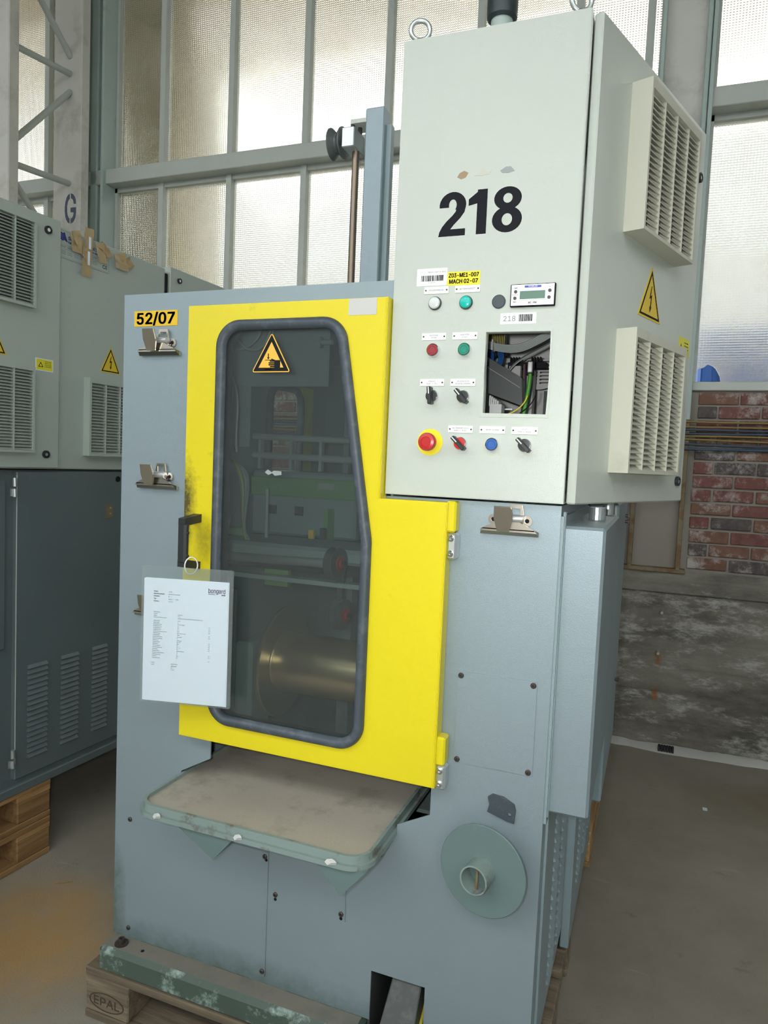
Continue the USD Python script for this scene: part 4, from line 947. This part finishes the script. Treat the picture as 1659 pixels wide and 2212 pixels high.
button(.8515, 1.932, 'lens_white', 'clear white indicator lamp', lamp=True)
button(.920, 1.931, 'lens_teal', 'teal green indicator lamp', lamp=True)
part(cb, 'blank_plug', lathe([(0, 0), (.0143, 0), (.0143, .002), (.012, .0035), (0, .004)], (.990, cY, 1.930), (0, -1, 0), 32), 'blank_plug', 'dark blanking plug', smooth=30)
button(.8535, 1.832, 'lens_red', 'dark red push button')
button(.923, 1.832, 'lens_green', 'green push button')
switch(.8555, 1.734, .10, lab='black rotary switch turned upright')
switch(.9245, 1.733, .72, lab='black rotary switch turned left')
switch(.9235, 1.634, .80, 'switch_red', 'red rotary switch with black lever')
button(.9925, 1.634, 'lens_blue', 'blue push button')
switch(1.0605, 1.634, .78, lab='black rotary switch in the bottom row')
es = part(cb, 'emergency_stop', lathe([(0, 0), (.0288, 0), (.0288, .0012), (0, .0012)], (.8545, cY, 1.635), (0, -1, 0), 48), 'stop_yellow', 'red mushroom stop button on a yellow disc', smooth=30)
part(es, 'stem', lathe([(0, 0), (.013, 0), (.013, .018), (0, .018)], (.8545, cY, 1.635), (0, -1, 0), 30), 'dark_bolt', smooth=30)
part(es, 'mushroom', lathe([(0, .014), (.016, .014), (.0195, .018), (.0195, .024), (.017, .028), (.011, .0295), (.010, .0285), (0, .0285)], (.8545, cY, 1.635), (0, -1, 0), 40), 'stop_red', smooth=40)
# panel meter
mt_ = part(cb, 'panel_meter', B(1.0145, 1.106, cY - .007, cY, 1.9165, 1.9625, .0015), 'ink', 'small white panel meter with a green display')
part(mt_, 'meter_face', plate(R(1.0165, 1.1035, 1.919, 1.961), cY - .0076, cY - .0068), 'plate_white')
part(mt_, 'display_bezel', plate(R(1.0325, 1.0875, 1.9295, 1.9495).difference(R(1.0345, 1.0855, 1.9315, 1.9475)), cY - .0085, cY - .0074), 'zinc')
part(mt_, 'display', plate(R(1.0345, 1.0855, 1.9315, 1.9475), cY - .0079, cY - .0075), 'lcd', 'grey green liquid crystal display')
part(mt_, 'brand_bar', plate(R(1.0435, 1.077, 1.9545, 1.9585), cY - .0079, cY - .0075), 'print_blue')
part(mt_, 'brand_text', words('ECOSPLICE', .0022, 1.0603, 1.9555, cY - .0082, True, width=.018, align='c', depth=.0003), 'plate_white')
part(mt_, 'meter_lettering', cat([words('8C : PM', .0034, 1.0605, 1.9225, cY - .0079, True, width=.0165, align='c', depth=.0003), words('SAMP', .0018, 1.0255, 1.9535, cY - .0079, True, align='c', width=.0065, depth=.0003), words('RESET', .0018, 1.0245, 1.9255, cY - .0079, True, align='c', width=.0065, depth=.0003),
                               words('ADJUST OUT', .0014, 1.0245, 1.940, cY - .0079, False, align='c', width=.0125, depth=.0003), words('+', .0025, 1.0945, 1.9535, cY - .0079, False, align='c', depth=.0003), words('-', .0025, 1.0935, 1.9255, cY - .0079, False, align='c', depth=.0003)]), 'ink')
for x, z in ((1.0255, 1.947), (1.0245, 1.934), (1.0945, 1.947), (1.0935, 1.9335)):
    part(mt_, 'meter_button', lathe([(0, 0), (.0034, 0), (.0030, .0022), (0, .0026)], (x, cY - .0076, z), (0, -1, 0), 16), 'device_grey')

# side door standing ajar, with two filter hoods (built in its own turned frame, then turned into place)
PH = .348
DFm = frame(1.166, -.01, PI / 2 - PH)
sdoor = part(cb, 'side_door', T(B(0, .640, 0, .020, cB_, cT - .004, .003), DFm), 'cabinet_paint', 'pale grey side door standing ajar with two beige vent hoods')
TURN[sdoor] = DFm
vent(sdoor, .153, .470, 2.103, 2.413, .045, 23, 4, 'vent_plastic', dark='backplate')
vent(sdoor, .153, .472, 1.586, 1.898, .045, 23, 4, 'vent_plastic')
bolt_sign(sdoor, .259, .398, 1.949, 2.069, 0)
ls = part(sdoor, 'caution_sticker', plate(R(.539, .6195, 1.898, 1.945), -.0005, 0), 'lemon_sticker', 'small lemon yellow caution sticker')
part(sdoor, 'print', cat([plate(tri(.545, .566, 1.909, 1.929).difference(tri(.545, .566, 1.909, 1.929).buffer(-.002)), -.0008, -.0004)] + [words(t_, .003, .594, 1.932 - k * .008, -.0008, False, align='c', width=.03, depth=.0003) for k, t_ in enumerate(('ACHTUNG', 'VOR DEM', 'OEFFNEN'))]), 'ink')
lock(sdoor, .592, 1.571, 0)
lock(sdoor, .600, 2.36, 0)

# eye bolts and beacon on the roof of the cabinet
for x, a in ((.782, .35), (1.120, .5)):
    e_ = part(cb, 'eye_bolt', tube([(x + .0205 * math.cos(t_) * math.cos(a), .004 + .0205 * math.cos(t_) * math.sin(a), cT + .030 + .0205 * math.sin(t_)) for t_ in np.linspace(0, 2 * PI, 33)[:-1]], .0052, 12, True), 'zinc', 'zinc plated lifting eye', smooth=True)
    part(e_, 'eye_shank', lathe([(0, 0), (.014, 0), (.014, .005), (.007, .012), (0, .012)], (x, .004, cT), (0, 0, 1), 20), 'zinc', smooth=30)
be = part(cb, 'beacon', lathe([(0, .20), (.032, .20), (.037, .205), (.038, .215), (.038, .36), (0, .36)], (.889, .30, cT), (0, 0, 1), 40), 'beacon_black', 'black cylindrical beacon', smooth=30)
part(be, 'beacon_stem', rod((.889, .30, cT), (.889, .30, cT + .205), .027, 28), 'column_grey', smooth=40)

# inside of the cabinet, seen through the opening
part(cb, 'mounting_plate', B(.77, 1.13, .54, .55, 1.56, 2.42), 'backplate', 'grey mounting plate')
part(cb, 'plate_edge', B(.77, 1.13, .50, .54, 1.882, 1.894), 'light_plastic')
unit = trimesh.convex.convex_hull(np.array([(.936, .15, 1.841), (1.014, .15, 1.795), (1.020, .15, 1.730), (.937, .15, 1.760), (.926, .24, 1.842), (1.008, .24, 1.796), (1.014, .24, 1.731), (.927, .24, 1.761)]))
un = part(cb, 'drive_unit', unit, 'device_grey', 'dark grey slanting drive unit')
part(un, 'seam', tube([(.936, .149, 1.818), (.975, .149, 1.795), (1.012, .149, 1.772)], .0006, 5), 'light_plastic')
part(cb, 'terminal_strip', cat([B(.905 + k * .0042, .9082 + k * .0042, .25, .27, 1.893 - k * .001, 1.935) for k in range(11)]), 'device_grey')
part(cb, 'terminal_pins', cat([rod((.9065 + k * .0042, .247, 1.895 - k * .001), (.9065 + k * .0042, .247, 1.925), .0008, 6) for k in range(11)]), 'yellow_wire')
part(cb, 'terminal_strip', cat([B(.905 + k * .0042, .9082 + k * .0042, .255, .275, 1.862, 1.880) for k in range(12)]), 'ink')
part(cb, 'terminal_block', cat([B(.955 + k * .0045, .9585 + k * .0045, .09, .12, 1.724, 1.748 - .003 * k) for k in range(5)] + [B(.958, .985, .085, .12, 1.708, 1.728)]), 'light_plastic')
part(cb, 'bus_bar', B(.972, .995, .16, .17, 1.722, 1.725), 'plate_white')
for k in range(7):
    e = k * .0036 + (.010 if k > 2 else 0)
    part(cb, 'blue_wire', tube(spline([(.912 + e, .25, 1.874), (.917 + e, .245, 1.858), (.912 + e, .24, 1.835)], 10), .0019, 6), 'blue_wire', smooth=60)
for k in range(6):
    d_ = k * .0026
    part(cb, 'control_cable', tube(spline([(.905, .15 + d_, 1.888 - d_), (.928, .15 + d_, 1.880 - d_), (.966, .15 + d_, 1.8705 - d_), (1.012, .15 + d_, 1.8725 - d_), (1.043, .15 + d_, 1.886 - d_), (1.072, .15 + d_, 1.902 - d_), (1.10, .15, 1.93)], 26), .0022, 7), 'grey_cable', smooth=60)
part(cb, 'cable_clip', B(.942, .945, .14, .17, 1.858, 1.882), 'light_plastic')
for k in range(3):
    part(cb, 'signal_cable', tube(spline([(.972 + k * .002, .2, 1.812), (.978, .2, 1.822 + k * .002), (.993, .2, 1.837 + k * .002), (1.037, .2, 1.863 + k * .002), (1.075, .2, 1.884 + k * .002)], 18), .0017, 7), 'grey_cable' if k == 0 else 'device_grey', smooth=60)
part(cb, 'connector', B(1.027, 1.039, .145, .157, 1.806, 1.832, .002), 'steel')
part(cb, 'connector_hood', B(1.025, 1.041, .148, .160, 1.800, 1.834, .002), 'ink')
part(cb, 'green_cable', tube(spline([(1.0335, .15, 1.804), (1.032, .15, 1.775), (1.026, .15, 1.73), (1.021, .15, 1.69), (1.018, .15, 1.66)], 16), .0048, 8), 'green_cable', 'bright green bus cable', smooth=60)
part(cb, 'earth_wire', tube(spline([(.995, .08, 1.704), (1.012, .08, 1.7105), (1.028, .08, 1.722), (1.038, .08, 1.735), (1.041, .085, 1.747)], 16), .0017, 6), 'yellow_wire', 'yellow earth wire', smooth=60)
part(cb, 'black_wire', tube(spline([(1.02, .12, 1.712), (1.04, .12, 1.728), (1.052, .12, 1.748), (1.053, .12, 1.765)], 14), .0014, 6), 'ink', smooth=60)
part(cb, 'cable_duct', cat([B(1.000, 1.016, .30, .34, 1.60, 1.834)]), 'light_plastic')
part(cb, 'duct_teeth', cat([B(.955 + k * .007, .958 + k * .007, .30, .32, 1.852, 1.866) for k in range(4)] + [B(1.008 + k * .007, 1.011 + k * .007, .30, .32, 1.852, 1.866) for k in range(4)] + [B(.95, 1.045, .30, .33, 1.838, 1.853)]), 'ink')
part(cb, 'ribbon', B(.993, .998, .28, .30, 1.66, 1.845), 'maroon')
part(cb, 'relay_card', B(.962, .990, .26, .28, 1.77, 1.838), 'light_plastic')
part(cb, 'rear_cover', B(1.018, 1.13, .47, .48, 1.56, 1.80), 'device_grey')
FR = .072
fan = sg.Point(0, 0).buffer(FR).difference(unary_union([sg.box(-.062, z - .0022, .062, z + .0022) for z in np.arange(-.055, .056, .0092)]).intersection(sg.Point(0, 0).buffer(.064).difference(sg.box(-.003, -.08, .003, .08))))
part(cb, 'fan_guard', plate(affinity.translate(fan, 1.012, 1.868).intersection(R(.98, 1.13, 1.78, 1.875)), .40, .406), 'light_plastic', 'round slotted fan guard')

# ================================================================== LEFT MACHINE (its face turned towards the aisle)
om = thing('spooling_machine', 'dark blue grey older machine with louvred door, standing on two stacked pallets at the left', 'machine', (.35, .4, .338), LF)
part(om, 'base_frame', cat([B(-.75, 1.55, -.006, .9, .338, .372, .004), B(-.75, 1.55, .012, .9, .372, .395)]), 'old_machine_paint', 'worn dark green base frame')
part(om, 'body', B(-.75, 1.50, .022, .9, .39, 1.508, .004), 'old_machine_paint')
dl = part(om, 'louvre_door', B(.352, .905, .0, .024, .392, 1.503, .003), 'old_machine_paint', 'dark door with three louvre columns')
part(dl, 'edge_wear', B(.3515, .3535, -.0008, .002, .45, 1.49), 'frame_grey')
for x0, x1 in ((.401, .487), (.550, .633), (.703, .781)):
    for k in range(18):
        z = .457 + k * .0195
        part(dl, 'louvre', trimesh.convex.convex_hull(np.array([(x0, 0, z), (x1, 0, z), (x0, -.008, z + .001), (x1, -.008, z + .001), (x0 + .001, 0, z + .0125), (x1 - .001, 0, z + .0125)])), 'old_machine_paint')
for z in (1.447, .477):
    h_ = part(om, 'hinge', cat([rod((.337, -.008, z - .032), (.337, -.008, z - .004), .007, 12), rod((.337, -.008, z + .004), (.337, -.008, z + .034), .007, 12)]), 'zinc', 'zinc hinge', smooth=30)
    part(h_, 'hinge_leaf', cat([B(.325, .336, -.006, .0, z - .03, z - .004), B(.338, .35, -.006, .0, z + .004, z + .03)]), 'zinc')
part(om, 'panel', B(-.4, .316, .010, .024, .879, 1.470, .002), 'old_machine_paint')
part(om, 'latch_plate', B(.762, .800, -.002, .001, 1.318, 1.372), 'rusty_steel', 'small rusty latch plate')
part(om, 'latch_bolt', cat([rod((.785, -.004, 1.335), (.785, -.001, 1.335), .004, 8), rod((.785, -.004, 1.358), (.785, -.001, 1.358), .004, 8)]), 'zinc')
part(om, 'hole_plug', lathe([(0, 0), (.012, 0), (.011, .004), (0, .004)], (.825, 0, 1.475), (0, -1, 0), 18), 'ink')

oc = thing('control_cabinet', 'pale grey control cabinet with taped maker label on top of the left machine', 'cabinet', (.5, .3, 1.51), LF)
part(oc, 'body', cat([B(.519, 1.088, .004, .6, 1.512, 2.392, .004), B(-.4, .52, .012, .6, 1.512, 2.40, .003)]), 'old_cabinet_paint')
part(oc, 'vented_door', B(-.16, .516, -.014, .012, 1.516, 2.405, .003), 'old_cabinet_paint', 'door with two louvred vents and two locks')
part(oc, 'rear_cabinet', B(1.108, 1.70, -.006, .6, 1.512, 2.405, .003), 'old_cabinet_paint')
part(oc, 'joint_strip', B(1.085, 1.098, .0, .03, 1.55, 2.37), 'ink')
vent(oc, .078, .395, 2.070, 2.372, .022, 26, 4, 'old_cabinet_paint', -.014, m=.008, top=.014)
vent(oc, .078, .394, 1.570, 1.868, .022, 26, 4, 'old_cabinet_paint', -.014, m=.008, top=.014)
vent(oc, .646, .965, 1.566, 1.866, .032, 23, 4, 'old_cabinet_paint', .004, m=.010, top=.02)
bolt_sign(oc, .726, .832, 1.899, 2.001, .004)
bolt_sign(oc, .19, .296, 1.895, 1.997, -.014)
for x, z in ((.457, 2.357), (.457, 1.566)):
    lock(oc, x, z, -.014, .014)
lock(oc, 1.166, 2.356, -.006, .012)
cs_ = part(oc, 'caution_sticker', plate(R(.411, .486, 1.862, 1.905), -.0148, -.014), 'sticker_white', 'white edged yellow caution sticker')
part(cs_, 'yellow_field', plate(R(.414, .483, 1.865, 1.902), -.0152, -.0146), 'lemon_sticker')
part(cs_, 'print', cat([plate(tri(.422, .443, 1.875, 1.893).difference(tri(.422, .443, 1.875, 1.893).buffer(-.002)), -.0155, -.015)] + [words(t_, .003, .463, 1.894 - k * .006, -.0155, False, align='c', width=.026, depth=.0003) for k, t_ in enumerate(('ACHTUNG', 'NETZ', 'VOR DEM', 'OEFFNEN'))]), 'ink')
lb = part(oc, 'maker_label', plate(R(.524, .762, 2.284, 2.384), .0032, .004), 'silver_label' if False else 'old_cabinet_paint', 'printed maker label with blue lettering and a CE mark')
y_ = .0028
part(lb, 'logo', plate(unary_union([sg.LineString([(.531, 2.352 + k * .007), (.538, 2.349 + k * .007), (.545, 2.354 + k * .007), (.557 - k * .003, 2.349 + k * .006)]).buffer(.0028) for k in range(4)]), y_, y_ + .0004), 'ink_blue')
part(lb, 'lettering', cat([words('SCS', .013, .563, 2.356, y_, True, width=.034, depth=.0004), words('Per Control System', .012, .606, 2.352, y_, True, width=.14, depth=.0004), words('Rai', .007, .563, 2.344, y_, True, width=.014, depth=.0004), words('azionamenti ci e automazione', .0065, .61, 2.340, y_, True, width=.14, depth=.0004)]), 'ink_blue')
part(lb, 'rule', cat([plate(R(.526, .760, z, z + .0008), y_, y_ + .0004) for z in (2.332, 2.318, 2.288)] + [plate(R(.53 + .03 * i, .552 + .03 * i, z, z + .0016), y_, y_ + .0004) for i in range(6) for z in (2.311, 2.306, 2.301, 2.324, 2.327)]), 'ink_grey')
part(lb, 'ce_mark', cat([words('C', .014, .730, 2.297, y_, False, depth=.0004), words('E', .014, .745, 2.297, y_, False, depth=.0004)]), 'ink')
part(lb, 'label_border', plate(R(.524, .762, 2.284, 2.384).difference(R(.525, .761, 2.285, 2.383)), y_, y_ + .0004), 'ink_grey')


def tape_strip(pts, w_, n_=14, curl=.012, seed=1):
    """strip of brown packing tape, lifted and curled"""
    C = spline([(a, 0, b) for a, b in pts], n_)
    t_ = np.gradient(C, axis=0); t_ /= np.linalg.norm(t_, axis=1)[:, None]
    s_ = np.stack([-t_[:, 2], 0 * t_[:, 0], t_[:, 0]], -1)
    V, m_ = [], 6
    for j in range(m_):
        f_ = j / (m_ - 1) - .5
        dz = meshkit.fbm(np.stack([C[:, 0] * 60 + seed, np.full(n_, f_ * 3), C[:, 2] * 60], -1), 3, seed)
        P_ = C + s_ * (f_ * w_)[..., None] if np.ndim(f_) else C + s_ * f_ * w_
        P_[:, 1] = -.001 - curl * (dz * (.4 + 2.0 * abs(f_)))
        V.append(P_)
    V = np.concatenate(V)
    F_ = []
    for j in range(m_ - 1):
        for i_ in range(n_ - 1):
            a_ = j * n_ + i_
            F_ += [(a_, a_ + 1, a_ + n_ + 1), (a_, a_ + n_ + 1, a_ + n_)]
    V2 = V + np.array([0, .0006, 0])
    return trimesh.Trimesh(np.vstack([V, V2]), np.vstack([np.array(F_), np.array(F_)[:, ::-1] + len(V)]), process=False)


for pts, w_, sd in (([(.650, 2.425), (.648, 2.38), (.640, 2.32), (.640, 2.245)], .036, 2), ([(.585, 2.395), (.60, 2.365), (.625, 2.335), (.640, 2.315)], .030, 3), ([(.585, 2.385), (.590, 2.355), (.592, 2.320)], .040, 4), ([(.700, 2.385), (.710, 2.35), (.716, 2.315)], .035, 5), ([(.705, 2.38), (.73, 2.37), (.755, 2.345)], .024, 6),
                    ([(.805, 2.375), (.812, 2.35), (.815, 2.315)], .048, 7), ([(.84, 2.365), (.855, 2.345), (.868, 2.33)], .040, 8)):
    part(oc, 'tape_strip', tape_strip(pts, w_ * 1.2, seed=sd), 'parcel_tape', 'loose strip of brown packing tape', smooth=True)
part(oc, 'paper_scrap', cat([B(.641, .652, -.017, -.0162, 2.345, 2.39), B(.637, .647, -.017, -.0162, 2.285, 2.335)]), 'paper')
# bits on the floor
solo('straw', tube([(-.58, .36, FLOOR + .002), (-.555, .375, FLOOR + .003), (-.53, .395, FLOOR + .002)], .0022, 6), 'fresh_wood', 'thin yellow straw on the floor beside the left pallet', 'straw')
solo('paper_scrap', B(1.615, 1.635, 2.02, 2.05, FLOOR, FLOOR + .002, .0005), 'paper', 'tiny white paper scrap on the floor right of the machine', 'scrap')
